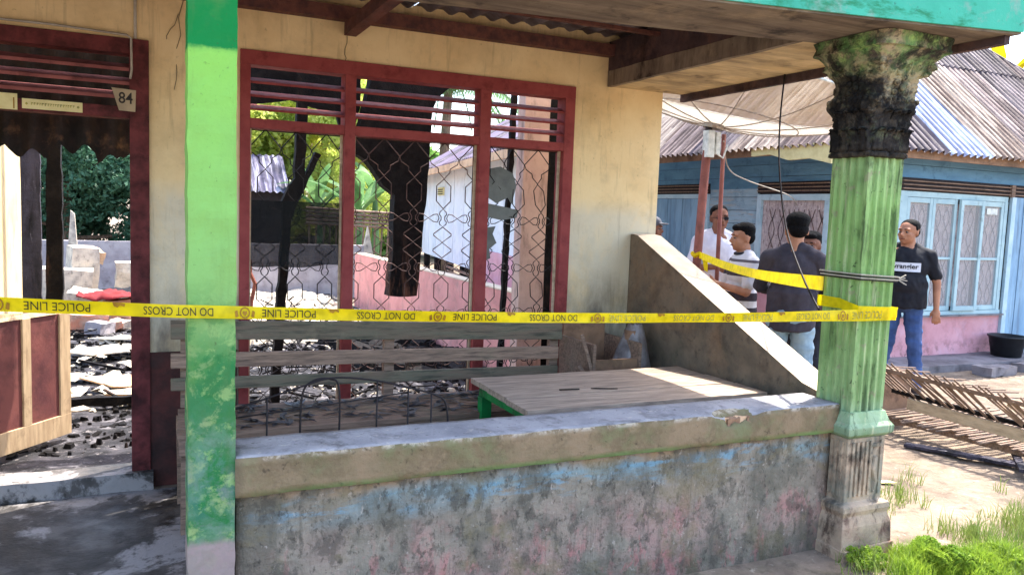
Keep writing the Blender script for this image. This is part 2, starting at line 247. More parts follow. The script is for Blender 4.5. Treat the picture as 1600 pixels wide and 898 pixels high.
# ------------------------------------------------------------------ mesh builder
class MB:
    def __init__(s): s.v = []; s.f = []
    def add(s, vs, fs):
        o = len(s.v); s.v += [tuple(x) for x in vs]; s.f += [tuple(i+o for i in f) for f in fs]; return s
    def box(s, a, b):
        (x0, y0, z0), (x1, y1, z1) = a, b
        return s.add([(x0, y0, z0), (x1, y0, z0), (x1, y1, z0), (x0, y1, z0), (x0, y0, z1), (x1, y0, z1), (x1, y1, z1), (x0, y1, z1)],
                     [(0, 3, 2, 1), (4, 5, 6, 7), (0, 1, 5, 4), (1, 2, 6, 5), (2, 3, 7, 6), (3, 0, 4, 7)])
    def bar(s, p, q, wd, ht, up=(0, 0, 1)):
        p, q = Vector(p), Vector(q); d = (q-p).normalized(); u = Vector(up)
        x = d.cross(u).normalized()*wd/2; y = x.cross(d).normalized()*ht/2
        vs = [p-x-y, p+x-y, p+x+y, p-x+y, q-x-y, q+x-y, q+x+y, q-x+y]
        return s.add(vs, [(0, 1, 2, 3), (7, 6, 5, 4), (0, 4, 5, 1), (1, 5, 6, 2), (2, 6, 7, 3), (3, 7, 4, 0)])
    def tube(s, pts, r, n=6, closed=False, caps=True):
        pts = [Vector(p) for p in pts]; N = len(pts); rs = r if hasattr(r, '__len__') else [r]*N
        o = len(s.v); pn = None
        for i, p in enumerate(pts):
            a = pts[(i-1) % N] if closed or i else p; b = pts[(i+1) % N] if closed or i < N-1 else p
            d = (b-a).normalized() if (b-a).length > 1e-9 else Vector((0, 0, 1))
            if pn is None: pn = d.orthogonal().normalized()
            pn = (pn-d*pn.dot(d)); pn = pn.normalized() if pn.length > 1e-6 else d.orthogonal().normalized()
            q = d.cross(pn)
            for k in range(n):
                an = 2*pi*k/n; s.v.append(tuple(p+(pn*cos(an)+q*sin(an))*rs[i]))
        for i in range(N if closed else N-1):
            for k in range(n):
                j = (i+1) % N; s.f.append((o+i*n+k, o+i*n+(k+1) % n, o+j*n+(k+1) % n, o+j*n+k))
        if caps and not closed:
            s.f.append(tuple(o+k for k in reversed(range(n)))); s.f.append(tuple(o+(N-1)*n+k for k in range(n)))
        return s
    def prism(s, poly, axis, a, b):
        """poly in the plane normal to axis ('x','y','z'), extruded a..b"""
        n = len(poly)
        def P(u, v_, w_): return {'x': (w_, u, v_), 'y': (u, w_, v_), 'z': (u, v_, w_)}[axis]
        vs = [P(u, v_, a) for u, v_ in poly]+[P(u, v_, b) for u, v_ in poly]
        return s.add(vs, [tuple(range(n)), tuple(reversed(range(n, 2*n)))]+[(i, i+n, (i+1) % n+n, (i+1) % n) for i in range(n)])
    def loft(s, secs, cap=True):
        n = len(secs[0]); o = len(s.v)
        for q in secs: s.v += [tuple(p) for p in q]
        for i in range(len(secs)-1):
            for k in range(n): s.f.append((o+i*n+k, o+i*n+(k+1) % n, o+(i+1)*n+(k+1) % n, o+(i+1)*n+k))
        if cap: s.f.append(tuple(o+k for k in reversed(range(n)))); s.f.append(tuple(o+(len(secs)-1)*n+k for k in range(n)))
        return s
    def rbox(s, a, b, res=.06, amp=.008, fr=6, seed=0, dent=None):
        """box with worn, uneven faces"""
        n = [max(1, round((b[i]-a[i])/res)) for i in range(3)]; idx = {}
        def vert(i, j, k):
            key = (i, j, k)
            if key not in idx:
                p = Vector((a[0]+(b[0]-a[0])*i/n[0], a[1]+(b[1]-a[1])*j/n[1], a[2]+(b[2]-a[2])*k/n[2]))
                d = noise.noise_vector(p*fr+Vector((seed, 0, 0)))*amp+noise.noise_vector(p*fr*4)*amp*.4
                p = p+d
                if dent: p = dent(p)
                idx[key] = len(s.v); s.v.append(tuple(p))
            return idx[key]
        def face(g, na, nb):
            for i in range(na):
                for j in range(nb): s.f.append((g(i, j), g(i+1, j), g(i+1, j+1), g(i, j+1)))
        face(lambda i, j: vert(i, 0, j), n[0], n[2]); face(lambda i, j: vert(n[0]-i, n[1], j), n[0], n[2])
        face(lambda i, j: vert(0, n[1]-i, j), n[1], n[2]); face(lambda i, j: vert(n[0], i, j), n[1], n[2])
        face(lambda i, j: vert(i, j, n[2]), n[0], n[1]); face(lambda i, j: vert(i, n[1]-j, 0), n[0], n[1])
        return s
    def data(s, name, off=(0, 0, 0)):
        me = bpy.data.meshes.new(name); o = Vector(off)
        me.from_pydata([tuple(Vector(v)-o) for v in s.v], [], s.f); me.update(); return me
    def build(s, name, m, parent=None, bevel=0, smooth=False, label=None):
        off = Vector(parent['_o']) if parent is not None and '_o' in parent else Vector((0, 0, 0))
        me = s.data(name, off); me.materials.append(MATS[m] if isinstance(m, str) else m)
        if smooth:
            for p in me.polygons: p.use_smooth = True
        ob = bpy.data.objects.new(name, me); COL.objects.link(ob)
        if parent is not None: ob.parent = parent; ob['_o'] = tuple(off)
        else: ob['_o'] = (0, 0, 0)
        if bevel:
            bv = ob.modifiers.new('bevel', 'BEVEL'); bv.width = bevel; bv.segments = 2; bv.limit_method = 'ANGLE'
        if label: ob['label'] = label
        return ob
def tag(o, label=None, cat=None, group=None, kind=None):
    for k, v_ in (('label', label), ('category', cat), ('group', group), ('kind', kind)):
        if v_: o[k] = v_
    return o
def thing(name, loc, label, cat, group=None):
    o = bpy.data.objects.new(name, None); COL.objects.link(o); o.location = loc; o.empty_display_size = .1
    o['_o'] = tuple(loc); return tag(o, label, cat, group)
def solo(o, loc, *a, **k):
    """a one-mesh thing: put its origin at its base"""
    d = Vector(loc)
    o.data.transform(Matrix.Translation(-d)); o.location = d; o['_o'] = tuple(d); return tag(o, *a, **k)
def wobble(a, b, n, amp, seed):
    a, b = Vector(a), Vector(b)
    return [a.lerp(b, i/n)+noise.noise_vector(Vector((i*.6+seed, seed, 0)))*amp for i in range(n+1)]
def text_mesh(txt, size, bold=0):
    c = bpy.data.curves.new('t', 'FONT'); c.body = txt; c.size = size; c.align_x = 'CENTER'; c.align_y = 'CENTER'; c.offset = bold; c.resolution_u = 3
    o = bpy.data.objects.new('t', c); COL.objects.link(o)
    me = bpy.data.meshes.new_from_object(o); vs = [tuple(v_.co) for v_ in me.vertices]; fs = [tuple(p.vertices) for p in me.polygons]
    bpy.data.objects.remove(o); bpy.data.meshes.remove(me); bpy.data.curves.remove(c)
    return vs, fs

# ================================================================== SETTING
tag(MB().add([(-150, -60, -.004), (150, -60, -.004), (150, 260, -.004), (-150, 260, -.004)], [(0, 1, 2, 3)]).build('ground', 'sand'), kind='structure')
tag(MB().box((-3.5, 2.9, -.1), (3.14, 4.74, .0)).build('porch_floor', 'cement_floor'), kind='structure')
# near-side yard slab the porch stands on, left of the green post
tag(MB().rbox((-3.5, .6, -.1), (.3, 2.9, -.003), .15, .004).build('porch_apron', 'cement_floor'), kind='structure')
def ground_patch(name, m, x0, x1, y0, y1, z, res, amp, fr):
    b = MB(); nx, ny = int((x1-x0)/res), int((y1-y0)/res)
    for j in range(ny+1):
        for i in range(nx+1):
            p = Vector((x0+(x1-x0)*i/nx, y0+(y1-y0)*j/ny, 0))
            e = min(1, min(i, nx-i, j, ny-j)/3)
            b.v.append((p.x, p.y, z+e*(amp*(noise.fractal(p*fr, 1, 2, 5)))))
    for j in range(ny):
        for i in range(nx):
            o = j*(nx+1)+i; b.f.append((o, o+1, o+nx+2, o+nx+1))
    return tag(b.build(name, m, smooth=True), kind='structure')
ground_patch('burnt_floor', 'ash', -6, 3.0, 4.9, 14, .075, .07, .03, 3)
ground_patch('yard_soil', 'sand', 3.4, 9.5, 1.2, 5.5, .006, .06, .012, 4)

# ================================================================== HOUSE
H = thing('burnt_house', (0, 4.8, 0), 'yellow burnt-out house with red window frames and a green-pillared porch', 'house')
YW = 4.8
# facade wall with openings, in pieces butted end to end
wl = [((-1.45, 0), (-.95, 2.80)), ((.04, 0), (.515, 2.44)), ((2.64, 0), (3.36, 2.80)), ((.515, 0), (2.64, .15))]
b = MB()
b.box((-3.2, YW, 0), (-.95, YW+.12, 2.83)); b.box((-.95, YW, 2.44), (2.64, YW+.12, 2.83)); b.box((.04, YW, .0), (.515, YW+.12, 2.44))
b.box((2.64, YW, 0), (3.36, YW+.12, 2.83)); b.box((.515, YW, 0), (2.64, YW+.12, .15))
wall = b.build('facade_wall', 'cream', H)
MB().box((.045, YW-.012, 0), (.5, YW-.001, .76)).build('painted_skirting', 'maroon_skirt', H)
# cracks in the plaster: thin recesses of dark filler
for p0, p1, n in (((1.113, YW-.002, 2.62), (1.10, YW-.002, 2.43), 6), ((.22, YW-.002, 2.78), (.17, YW-.002, 2.2), 12), ((.2, YW-.002, 2.6), (.13, YW-.002, 2.45), 5)):
    MB().tube(wobble(p0, p1, n, .02, p0[2]*7), .0018, 4).build('plaster_crack', 'ink', H)
# ---- window
Wn = MB()
Wn.box((.51, YW-.02, 2.375), (2.65, YW+.10, 2.455)); Wn.box((.51, YW-.02, .12), (2.65, YW+.10, .20))
for x0, x1 in ((.51, .565), (1.10, 1.165), (1.965, 2.04), (2.575, 2.65)): Wn.box((x0, YW-.018, .20), (x1, YW+.098, 2.375))
for x0, x1 in ((.565, 1.10), (1.165, 1.965), (2.04, 2.575)): Wn.box((x0, YW-.016, 2.025), (x1, YW+.09, 2.08))
win = Wn.build('window_frame', 'trim_red', H, bevel=.003)
for x0, x1 in ((.565, 1.10), (1.165, 1.965), (2.04, 2.575)):
    for k in range(3):
        z = 2.145+k*.075
        bb = MB().bar(((x0), YW+.03, z), ((x1), YW+.03, z), .07, .013, up=(0, -.45, 1)); bb.build('louvre_slat', 'trim_red', win)
    # narrow timber bead round each opening (pale where the glass came out)
    for xx in (x0+.006, x1-.006):
        MB().box((xx-.006, YW+.028, .20), (xx+.006, YW+.05, 2.025)).build('glazing_bead', 'pale_board', win)
def grille(x0, x1, c0, h, z0, z1, bend=0):
    prof = [(2.03, .0), (1.925, 1.), (1.895, .92), (1.865, .42), (1.84, .40), (1.80, .0), (1.755, .5), (1.66, .5), (1.61, 0), (1.59, .22), (1.575, .26), (1.56, .14), (1.54, .14), (1.525, .26), (1.51, .22), (1.495, 0),
            (1.45, .62), (1.44, .62), (1.395, 0), (1.35, .64), (1.34, .64), (1.295, 0), (1.275, .24), (1.26, .26), (1.245, .14), (1.225, .14), (1.21, .26), (1.19, .2), (1.175, 0), (1.13, .5), (1.04, .5), (.995, 0),
            (.975, .24), (.96, .26), (.945, .14), (.925, .14), (.91, .26), (.89, .2), (.875, 0), (.83, .62), (.78, 0), (.73, .6), (.68, 0), (.66, .24), (.645, .26), (.63, .14), (.61, .14), (.595, .26), (.575, .2), (.56, 0), (.515, .6), (.47, 0), (.42, .5), (.22, .5)]
    g = MB(); y = YW+.065; c = c0
    def clampx(x): return min(max(x, x0), x1)
    def pt(x, z, k=0):
        return (clampx(x)+bend*.02*sin(z*9+x*5), y+k+bend*.03*sin(z*6+x*9), z)
    while c < x1+h:
        for sg in (-1, 1):
            pts = [pt(c+sg*w_*h, z, .003*sg) for z, w_ in prof if z0 <= z <= z1]
            # drop runs lying on the frame
            seg = []
            for q in pts:
                if x0+.002 < q[0]-bend*.02*sin(q[2]*9) < x1-.002 or True: seg.append(q)
            if x0-h*.6 < c < x1+h*.6: g.tube(seg, .0036, 5)
        for zs in (1.55, 1.235, .935, .62):
            for sg in (-1, 1):
                if x0 < c+sg*h*.3 and c+sg*h < x1+.01:
                    cx = c+sg*h
                    loop = [pt(cx, zs), pt(cx-sg*h*.35, zs+.022), pt(cx-sg*h*.62, zs+.026), pt(cx-sg*h*.74, zs), pt(cx-sg*h*.62, zs-.026), pt(cx-sg*h*.35, zs-.022)]
                    if x0 < cx < x1: g.tube(loop, .0034, 5, closed=True)
        c += 2*h
    for zb in (.22, 2.02): g.tube([(x0, y, zb), (x1, y, zb)], .003, 5)
    return g
grille(.572, 1.093, .66, .088, .2, 2.04).build('window_grille', 'wire_black', win)
grille(1.172, 1.958, 1.17, .0985, .2, 2.04).build('window_grille', 'wire_rust', win)
grille(2.047, 2.568, 2.08, .092, .2, 2.04, 1).build('window_grille', 'wire_black', win)
def jag(x0, x1, zb, zt, n, amp, seed):
    R = random.Random(seed)
    return [(x1, zt), (x0, zt)]+[(x0+(x1-x0)*i/n, zb+R.uniform(-amp, amp)) for i in range(n+1)]
MB().prism(jag(.572, 1.093, 1.235, 1.86, 7, .012, 3), 'y', YW+.036, YW+.040).build('glass_pane', 'clear_soot', win, label='clear upper glass, thinly smoked')
MB().prism(jag(.575, 1.09, 1.24, 1.62, 7, .012, 4), 'y', YW+.041, YW+.044).build('glass_pane', 'sooty_glass', win, label='pane blackened by soot')
for pl in ([(2.05, 1.88), (2.05, 1.70), (2.12, 1.66), (2.2, 1.70), (2.23, 1.66), (2.26, 1.78), (2.23, 1.86), (2.14, 1.90)], [(2.045, 1.66), (2.05, 1.57), (2.16, 1.55), (2.27, 1.57), (2.28, 1.62), (2.2, 1.635)], [(2.045, 1.5), (2.05, 1.28), (2.09, 1.30), (2.08, 1.36), (2.13, 1.40), (2.1, 1.46), (2.12, 1.51)]):
    MB().prism(pl, 'y', YW+.036, YW+.040).build('glass_shard', 'grey_shard', win)
# ---- door
D = MB()
D.box((-.05, YW-.025, .1), (.045, YW+.10, 2.44)); D.box((-1.03, YW-.025, .1), (-.95, YW+.10, 2.44))
D.box((-.95, YW-.022, 2.36), (-.05, YW+.095, 2.44)); D.box((-.95, YW-.02, 2.025), (-.05, YW+.09, 2.085))
df = D.build('door_frame', 'trim_dark', H, bevel=.003)
for k in range(3): MB().bar((-.95, YW+.03, 2.15+k*.073), (-.05, YW+.03, 2.15+k*.073), .075, .018, up=(0, -.45, 1)).build('louvre_slat', 'slat_pinkish', df)
MB().rbox((-1.2, YW-.06, -.0), (.06, YW+.14, .1), .05, .006).build('threshold', 'cement_floor', H)
# leaf, burnt off above the lock rail, swung inward
hx, hy, tx, ty = -.98, 4.9, -.415, 5.64
L = hypot(tx-hx, ty-hy); ux, uy = (tx-hx)/L, (ty-hy)/L; nx_, ny_ = uy, -ux
def LP(s, z, d=0): return (hx+ux*s+nx_*d, hy+uy*s+ny_*d, z)
def lbox(s0, s1, z0, z1, d0, d1): return [LP(s0, z0, d0), LP(s1, z0, d0), LP(s1, z0, d1), LP(s0, z0, d1), LP(s0, z1, d0), LP(s1, z1, d0), LP(s1, z1, d1), LP(s0, z1, d1)]
BF = [(0, 3, 2, 1), (4, 5, 6, 7), (0, 1, 5, 4), (1, 2, 6, 5), (2, 3, 7, 6), (3, 0, 4, 7)]
b = MB()
for s0, s1 in ((0, .09), (.30, .36), (.565, .625), (L-.085, L)): b.add(lbox(s0, s1, .25, .885, -.018, .018), BF)
b.add(lbox(0, L, .12, .25, -.0185, .0185), BF)
b.add([LP(L-.05, .885, -.01), LP(L-.012, .885, -.01), LP(L-.012, .885, .012), LP(L-.05, .885, .012), LP(L-.022, .97, 0)], [(0, 1, 4), (1, 2, 4), (2, 3, 4), (3, 0, 4)])
b.add([LP(0, .885, -.014), LP(L-.1, .885, -.014), LP(L-.1, .885, .014), LP(0, .885, .014), LP(.04, .96, 0), LP(L-.3, .915, 0)], [(0, 1, 5, 4), (3, 4, 5, 2), (0, 4, 3), (1, 2, 5)])
leaf = b.build('door_leaf', 'door_tan', H, bevel=.002)
for s0, s1 in ((.09, .30), (.36, .565), (.625, L-.085)): MB().add(lbox(s0, s1, .25, .885, -.006, .006), BF).build('door_panel', 'door_red', leaf)
# number plate and stickers on the transom
pl = MB().prism([(-.135, 2.178), (-.018, 2.172), (-.022, 2.06), (-.1, 2.062)], 'y', YW-.030, YW-.026).build('number_plate', 'plate_tan', H)
vs, fs = text_mesh('84', .082, .001)
MB().add([(-.068+x*.85, YW-.0315, 2.125+y) for x, y, z in vs], fs).build('house_number', 'ink', pl)
s1 = MB().box((-.54, YW-.026, 2.035), (-.27, YW-.0225, 2.085)).build('door_sticker', 'sign_cream', H, label='cream name strip with faded lettering')
g = MB()
R = random.Random(5); x = -.50
while x < -.31:
    w_ = R.uniform(.005, .010); g.box((x, YW-.0275, 2.053+R.uniform(0, .003)), (x+w_*.35, YW-.0262, 2.068)); g.box((x, YW-.0275, 2.063), (x+w_, YW-.0262, 2.0665)); x += w_+.004
for xx in (-.52, -.29): g.prism([(xx-.007, 2.06), (xx, 2.067), (xx+.007, 2.06), (xx, 2.053)], 'y', YW-.0275, YW-.0262)
g.build('faded_lettering', 'print_faded_glare', s1)
s2 = MB().box((-.74, YW-.027, 2.025), (-.56, YW-.0235, 2.105)).build('door_sticker', 'sign_cream', H, label='taller cream sticker beside the name strip')
MB().box((-.578, YW-.0285, 2.03), (-.572, YW-.0272, 2.085)).build('sticker_stripe', 'print_brown', s2)
MB().tube([(-.95, YW-.03, 2.46), (-.4, YW-.028, 2.465), (-.06, YW-.028, 2.455), (-.04, YW-.03, 2.44), (-.038, YW-.03, 2.28), (-.045, YW-.03, 2.23)], .006, 6).build('cable_conduit', 'conduit', H, smooth=True)
MB().tube([(-.02, YW-.01, 2.8), (-.02, YW-.012, 2.4)], .008, 6).build('cable_conduit', 'conduit', H, smooth=True)
# ---- columns
MB().rbox((.139, 2.80, -.0), (.289, 2.95, 2.47), .025, .0045, 11).build('square_post', 'green_post', H, label='flat green post with patchy lime paint')
def sqr(cx, cy, z, h, hy=None):
    hy = hy or h; return [(cx-h, cy-hy, z), (cx+h, cy-hy, z), (cx+h, cy+hy, z), (cx-h, cy+hy, z)]
CX, CY = 3.207, 2.845
def flute(z, h, n=4, d=.015):
    pts = []
    for k in range(4):
        a = k*pi/2
        for i in range(n):
            t0 = -h+.018+(2*h-.036)*i/n; wd = (2*h-.036)/n
            for tt, dd in ((t0+wd*.12, 0), (t0+wd*.3, d), (t0+wd*.7, d), (t0+wd*.88, 0)):
                x, y = tt, -h+dd
                pts.append((CX+x*cos(a)-y*sin(a), CY+x*sin(a)+y*cos(a), z))
        x, y = h-.003, -h; pts.append((CX+x*cos(a)-y*sin(a), CY+x*sin(a)+y*cos(a), z))
    return pts
colb = MB().loft([flute(.70, .110), flute(.9, .111), flute(1.4, .112), flute(1.93, .114)]).build('column_shaft', 'green_shaft', H, label='fluted green column shaft')
MB().loft([sqr(CX, CY, z, h) for z, h in ((.58, .125), (.60, .150), (.635, .152), (.655, .135), (.70, .120), (.705, .118))]).build('column_base_moulding', 'green_shaft', H, bevel=.004)
b = MB().loft([sqr(CX, CY, z, h) for z, h in ((.0, .165), (.03, .17), (.15, .165), (.20, .15), (.225, .158), (.25, .155), (.262, .125), (.579, .125))])
b.rbox((CX-.175, CY-.18, -.02), (CX+.175, CY+.17, .05), .06, .008)
ped = b.build('column_pedestal', 'pedestal', H, bevel=.004)
for k, (ax, sg) in enumerate((('f', 1), ('l', 1))):
    m_ = MB()
    for i in range(4):
        o = -.1+i*.03
        if ax == 'f': m_.box((CX+o, CY-.134, .29), (CX+o+.014, CY-.1255, .56))
        else: m_.box((CX-.134, CY+o+.0, .29), (CX-.1255, CY+o+.014, .56))
    if ax == 'f': m_.box((CX+.02, CY-.133, .29), (CX+.035, CY-.1255, .56)); m_.box((CX+.09, CY-.133, .29), (CX+.105, CY-.1255, .56)); m_.box((CX+.035, CY-.133, .53), (CX+.09, CY-.1255, .545)); m_.tube([(CX+.062, CY-.13, .48), (CX+.05, CY-.13, .42), (CX+.07, CY-.13, .36), (CX+.062, CY-.13, .3)], [.012, .016, .014, .006], 6)
    m_.build('pedestal_moulding', 'pedestal', ped)
# capital
CYc = 2.81
def soft(z, h, cy):
    pts = []
    for k in range(72):
        a = 2*pi*(k+.5)/72; c_, s_ = cos(a), sin(a); q = (abs(c_)**7+abs(s_)**7)**(-1/7)
        am = .16 if z < 2.36 else .03
        j = 1+am*(noise.noise(Vector((c_*5, s_*5, z*26)))*.6+abs(noise.noise(Vector((c_*13, s_*13, z*40)))))
        pts.append((CX+h*q*c_*j, cy+h*q*s_*j, z))
    return pts
def cap_profile(p):
    out = []
    for (z0, h0), (z1, h1) in zip(p, p[1:]):
        n = max(1, int((z1-z0)/.009))
        out += [(z0+(z1-z0)*i/n, h0+(h1-h0)*i/n) for i in range(n)]
    return out+[p[-1]]
cap = MB().loft([soft(z, h, CY+(CYc-CY)*max(0, (z-2.2)/.27)) for z, h in cap_profile(((1.925, .118), (1.93, .132), (1.945, .134), (1.955, .124), (2.06, .126), (2.12, .132), (2.145, .146), (2.18, .150), (2.20, .144), (2.215, .134), (2.28, .138), (2.33, .156), (2.375, .19), (2.405, .218), (2.41, .235), (2.44, .228), (2.47, .238)))])
capo = cap.build('burnt_capital', 'burnt_capital', H, smooth=False, label='scorched flared capital of the fluted column')
def acanthus(face, off, z0, ht, wd, curl):
    b = MB(); n = 7; a = face*pi/2
    grid = []
    for i in range(n+1):
        t_ = i/n; row = []
        for j in range(-3, 4):
            s_ = j/3; wv = wd*.5*(1-.55*t_**2)*(1+.12*sin(t_*18))
            out = .004+.010*curl*max(0, (t_-.45))**1.5*6*(1 if t_ < .93 else .8)+.012*(1-abs(s_))+.007*cos(s_*9)+.006*noise.noise(Vector((face*9+off*30, t_*5, s_*2)))
            x = off+s_*wv; y = -(.124+(.012 if z0 > 2.2 else 0)+out)
            row.append((CX+x*cos(a)-y*sin(a), CY+(-.02 if z0 > 2.2 else 0)+x*sin(a)+y*cos(a), z0+ht*(t_ if t_ < .9 else .9-(t_-.9)*.8)))
        grid.append(row)
    for r_ in grid: b.v += r_
    for i in range(n):
        for j in range(6): b.f.append((i*7+j, i*7+j+1, (i+1)*7+j+1, (i+1)*7+j))
    o = b.build('acanthus_leaf', 'burnt_capital', capo, smooth=True)
    sm = o.modifiers.new('thick', 'SOLIDIFY'); sm.thickness = .012; sm.offset = -1
for f_ in range(4):
    for off in (-.088, -.03, .03, .088): acanthus(f_, off, 1.955, .115, .062, 1)
    for off in (-.06, 0, .06): acanthus(f_, off, 2.035, .12, .07, 1.2)
    for off in (-.05, .05): acanthus(f_, off, 2.20, .16, .085, 1.1)
    a = f_*pi/2+pi/4
    # corner volutes: a curl of plaster
    sp = []; 
    for i in range(14):
        t_ = i/13; ang = t_*2.6*pi; rr_ = .034*(1-t_*.7)
        d = .205+rr_*cos(ang); sp.append((CX+d*cos(a), CYc+.01+d*sin(a), 2.335+rr_*sin(ang)))
    MB().tube(sp, [.017-.008*i/13 for i in range(14)], 6).build('corner_volute', 'burnt_capital', capo, smooth=True)
    # beads
    for k in range(9):
        aa = f_*pi/2; x = -.124+k*.031; y = -.150
        p = Vector((CX+x*cos(aa)-y*sin(aa), CY+x*sin(aa)+y*cos(aa), 2.19+.004*(k % 2)))
        capb = MB() if k == 0 else capb
        capb.tube([p-Vector((0, 0, .011)), p-Vector((0, 0, .006)), p+Vector((0, 0, .006)), p+Vector((0, 0, .011))], [.004, .011, .011, .004], 7)
    capb.build('bead_row', 'burnt_capital', capo, smooth=True)
    nb = MB()
    for k in range(6):
        aa = f_*pi/2; x = -.03+(k % 2)*.05+random.uniform(-.01, .01); z = 2.225+k*.022
        y = -.14-.004*k; p = Vector((CX+x*cos(aa)-y*sin(aa), CY-.01+x*sin(aa)+y*cos(aa), z))
        nb.tube([p-Vector((0, 0, .014)), p-Vector((0, 0, .007)), p+Vector((0, 0, .007)), p+Vector((0, 0, .014))], [.004, .014, .014, .004], 8)
    nb.build('plaster_berries', 'burnt_capital', capo, smooth=True)
# ---- low porch wall and sloping side wall
def dent(p):
    d = (1+.9*noise.noise(p*45))*math.exp(-((p.x-2.46)/.10)**2-((p.y-2.78)/.05)**2-((p.z-.73)/.035)**2)
    if p.z > .6: return p+Vector((0, .035*d, -.05*d))
    return p
b = MB().rbox((.29, 2.79, .598), (3.085, 3.035, .733), .03, .004, 7, dent=dent); pw = b.build('porch_wall_band', 'parapet_band', H, smooth=True)
MB().rbox((.295, 2.825, -.05), (3.08, 3.0, .6), .05, .006, 5).build('porch_wall', 'parapet_wall', H, smooth=True, label='low stained porch wall with pink and blue paint traces')
def dent2(p):
    d = (1+.9*noise.noise(p*45))*math.exp(-((p.x-2.46)/.10)**2-((p.y-2.79)/.06)**2); return p+Vector((0, .03*d, -.055*d))
MB().rbox((.292, 2.794, .729), (3.083, 3.03, .738), .03, .0022, 7, dent=dent2).build('porch_wall_top', 'parapet_top', H, smooth=True)
for q, (x, y, z, r_) in enumerate(((2.40, 2.835, .688, .02), (2.45, 2.83, .683, .024), (2.50, 2.835, .689, .022), (2.55, 2.82, .696, .016), (2.35, 2.82, .697, .014))): MB().rbox((x-r_*1.5, y-r_, z-r_), (x+r_*1.5, y+r_, z+r_), .012, .006, 30, seed=q).build('broken_plaster', 'box_brown' if q % 2 else 'ply', pw)
# sloping wall: polygon in Y-Z
sp = [(2.965, -.02), (4.795, -.02), (4.795, 1.485), (4.70, 1.475), (3.6, .995), (3.1, .772), (2.965, .745)]
sl_ = MB().prism(sp, 'x', 3.145, 3.335).build('sloping_side_wall', 'slant_inner', H, bevel=.006)
MB().add([(3.143, 2.966, .747), (3.337, 2.966, .747), (3.337, 3.1, .775), (3.143, 3.1, .775), (3.337, 4.70, 1.479), (3.143, 4.70, 1.479), (3.337, 4.79, 1.489), (3.143, 4.79, 1.489)], [(0, 1, 2, 3), (3, 2, 4, 5), (5, 4, 6, 7)]).build('wall_coping', 'wall_top', sl_)
# ---- porch roof
fe = [(-3.2, 2.72), (.2, 2.72), (1.0, 2.74), (1.8, 2.72), (2.6, 2.58), (3.1, 2.48), (3.56, 2.375)]
be = [(3.545, 3.0), (2.95, 3.0), (2.2, 3.16), (.9, 3.38), (-3.2, 3.38)]
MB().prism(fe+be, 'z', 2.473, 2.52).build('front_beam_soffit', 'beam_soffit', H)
MB().prism(fe+be, 'z', 2.521, 2.80).build('front_beam', 'beam_dark', H)
f2 = [(x, y-.012) for x, y in fe]+[(x, y-.001) for x, y in reversed(fe)]
MB().prism(f2, 'z', 2.482, 2.84).build('fascia_board', 'fascia', H)
MB().prism([(2.93, 3.001), (3.51, 3.001), (3.51, 4.797), (2.93, 4.797)], 'z', 2.485, 2.525).build('side_soffit', 'soffit', H)
MB().prism([(2.90, 3.002), (3.3, 3.002), (3.3, 4.797), (2.90, 4.797)], 'z', 2.536, 2.78).build('side_beam', 'beam_dark', H)
MB().rbox((2.895, 3.0, 2.48), (2.928, 4.79, 2.585), .08, .004, 8).build('side_beam_plank', 'beam_soffit', H)
MB().rbox((3.511, 2.415, 2.435), (3.545, 4.80, 2.60), .08, .004, 8).build('verge_board', 'beam_dark', H)
MB().box((3.546, 3.3, 2.437), (3.549, 4.78, 2.452)).build('verge_paint_strip', 'table_green', H)
MB().box((-3.2, 4.72, 2.675), (2.93, 4.797, 2.75)).build('wall_plate', 'rafter', H)
MB().box((1.09, 3.2, 2.60), (1.16, 4.797, 2.672)).build('rafter', 'rafter', H); MB().box((-.9, 3.2, 2.60), (-.83, 4.797, 2.672)).build('rafter', 'rafter', H)
MB().box((-3.2, 3.60, 2.70), (2.92, 3.635, 2.722)).build('batten', 'pale_board', H); MB().box((-3.2, 4.2, 2.715), (2.92, 4.235, 2.737)).build('batten', 'rafter', H)
def corr_strip(us, a, eu, ev, en, v0f, v1f, pitch, amp):
    """corrugated strip: at each u a line from v0f(u) to v1f(u); a = origin"""
    b = MB(); a, eu, ev, en = map(Vector, (a, eu, ev, en))
    for i, u in enumerate(us):
        d = amp*cos(2*pi*u/pitch)
        for v_ in (v0f(u), v1f(u)): b.v.append(tuple(a+eu*u+ev*v_+en*d))
    for i in range(len(us)-1): b.f.append((2*i, 2*i+1, 2*i+3, 2*i+2))
    return b
pitch_ = .14
for k in range(9):
    x0 = -3.2+k*.78; us = [x0+i*pitch_/6 for i in range(int(.80/pitch_*6)+1) if x0+i*pitch_/6 < 3.5]
    b = corr_strip(us, (0, 2.6, 2.762+.006*(k % 2)), (1, 0, 0), (0, 1, .026), (0, 0, 1), lambda u: 0, lambda u: 2.28, pitch_, .017)
    b.build('porch_roof_sheet', 'zinc_under', H, smooth=True)
# slab over the side part so that the porch roof is closed
MB().box((2.93, 2.45, 2.83), (3.54, 4.8, 2.86)).build('roof_cover', 'zinc_rust', H)
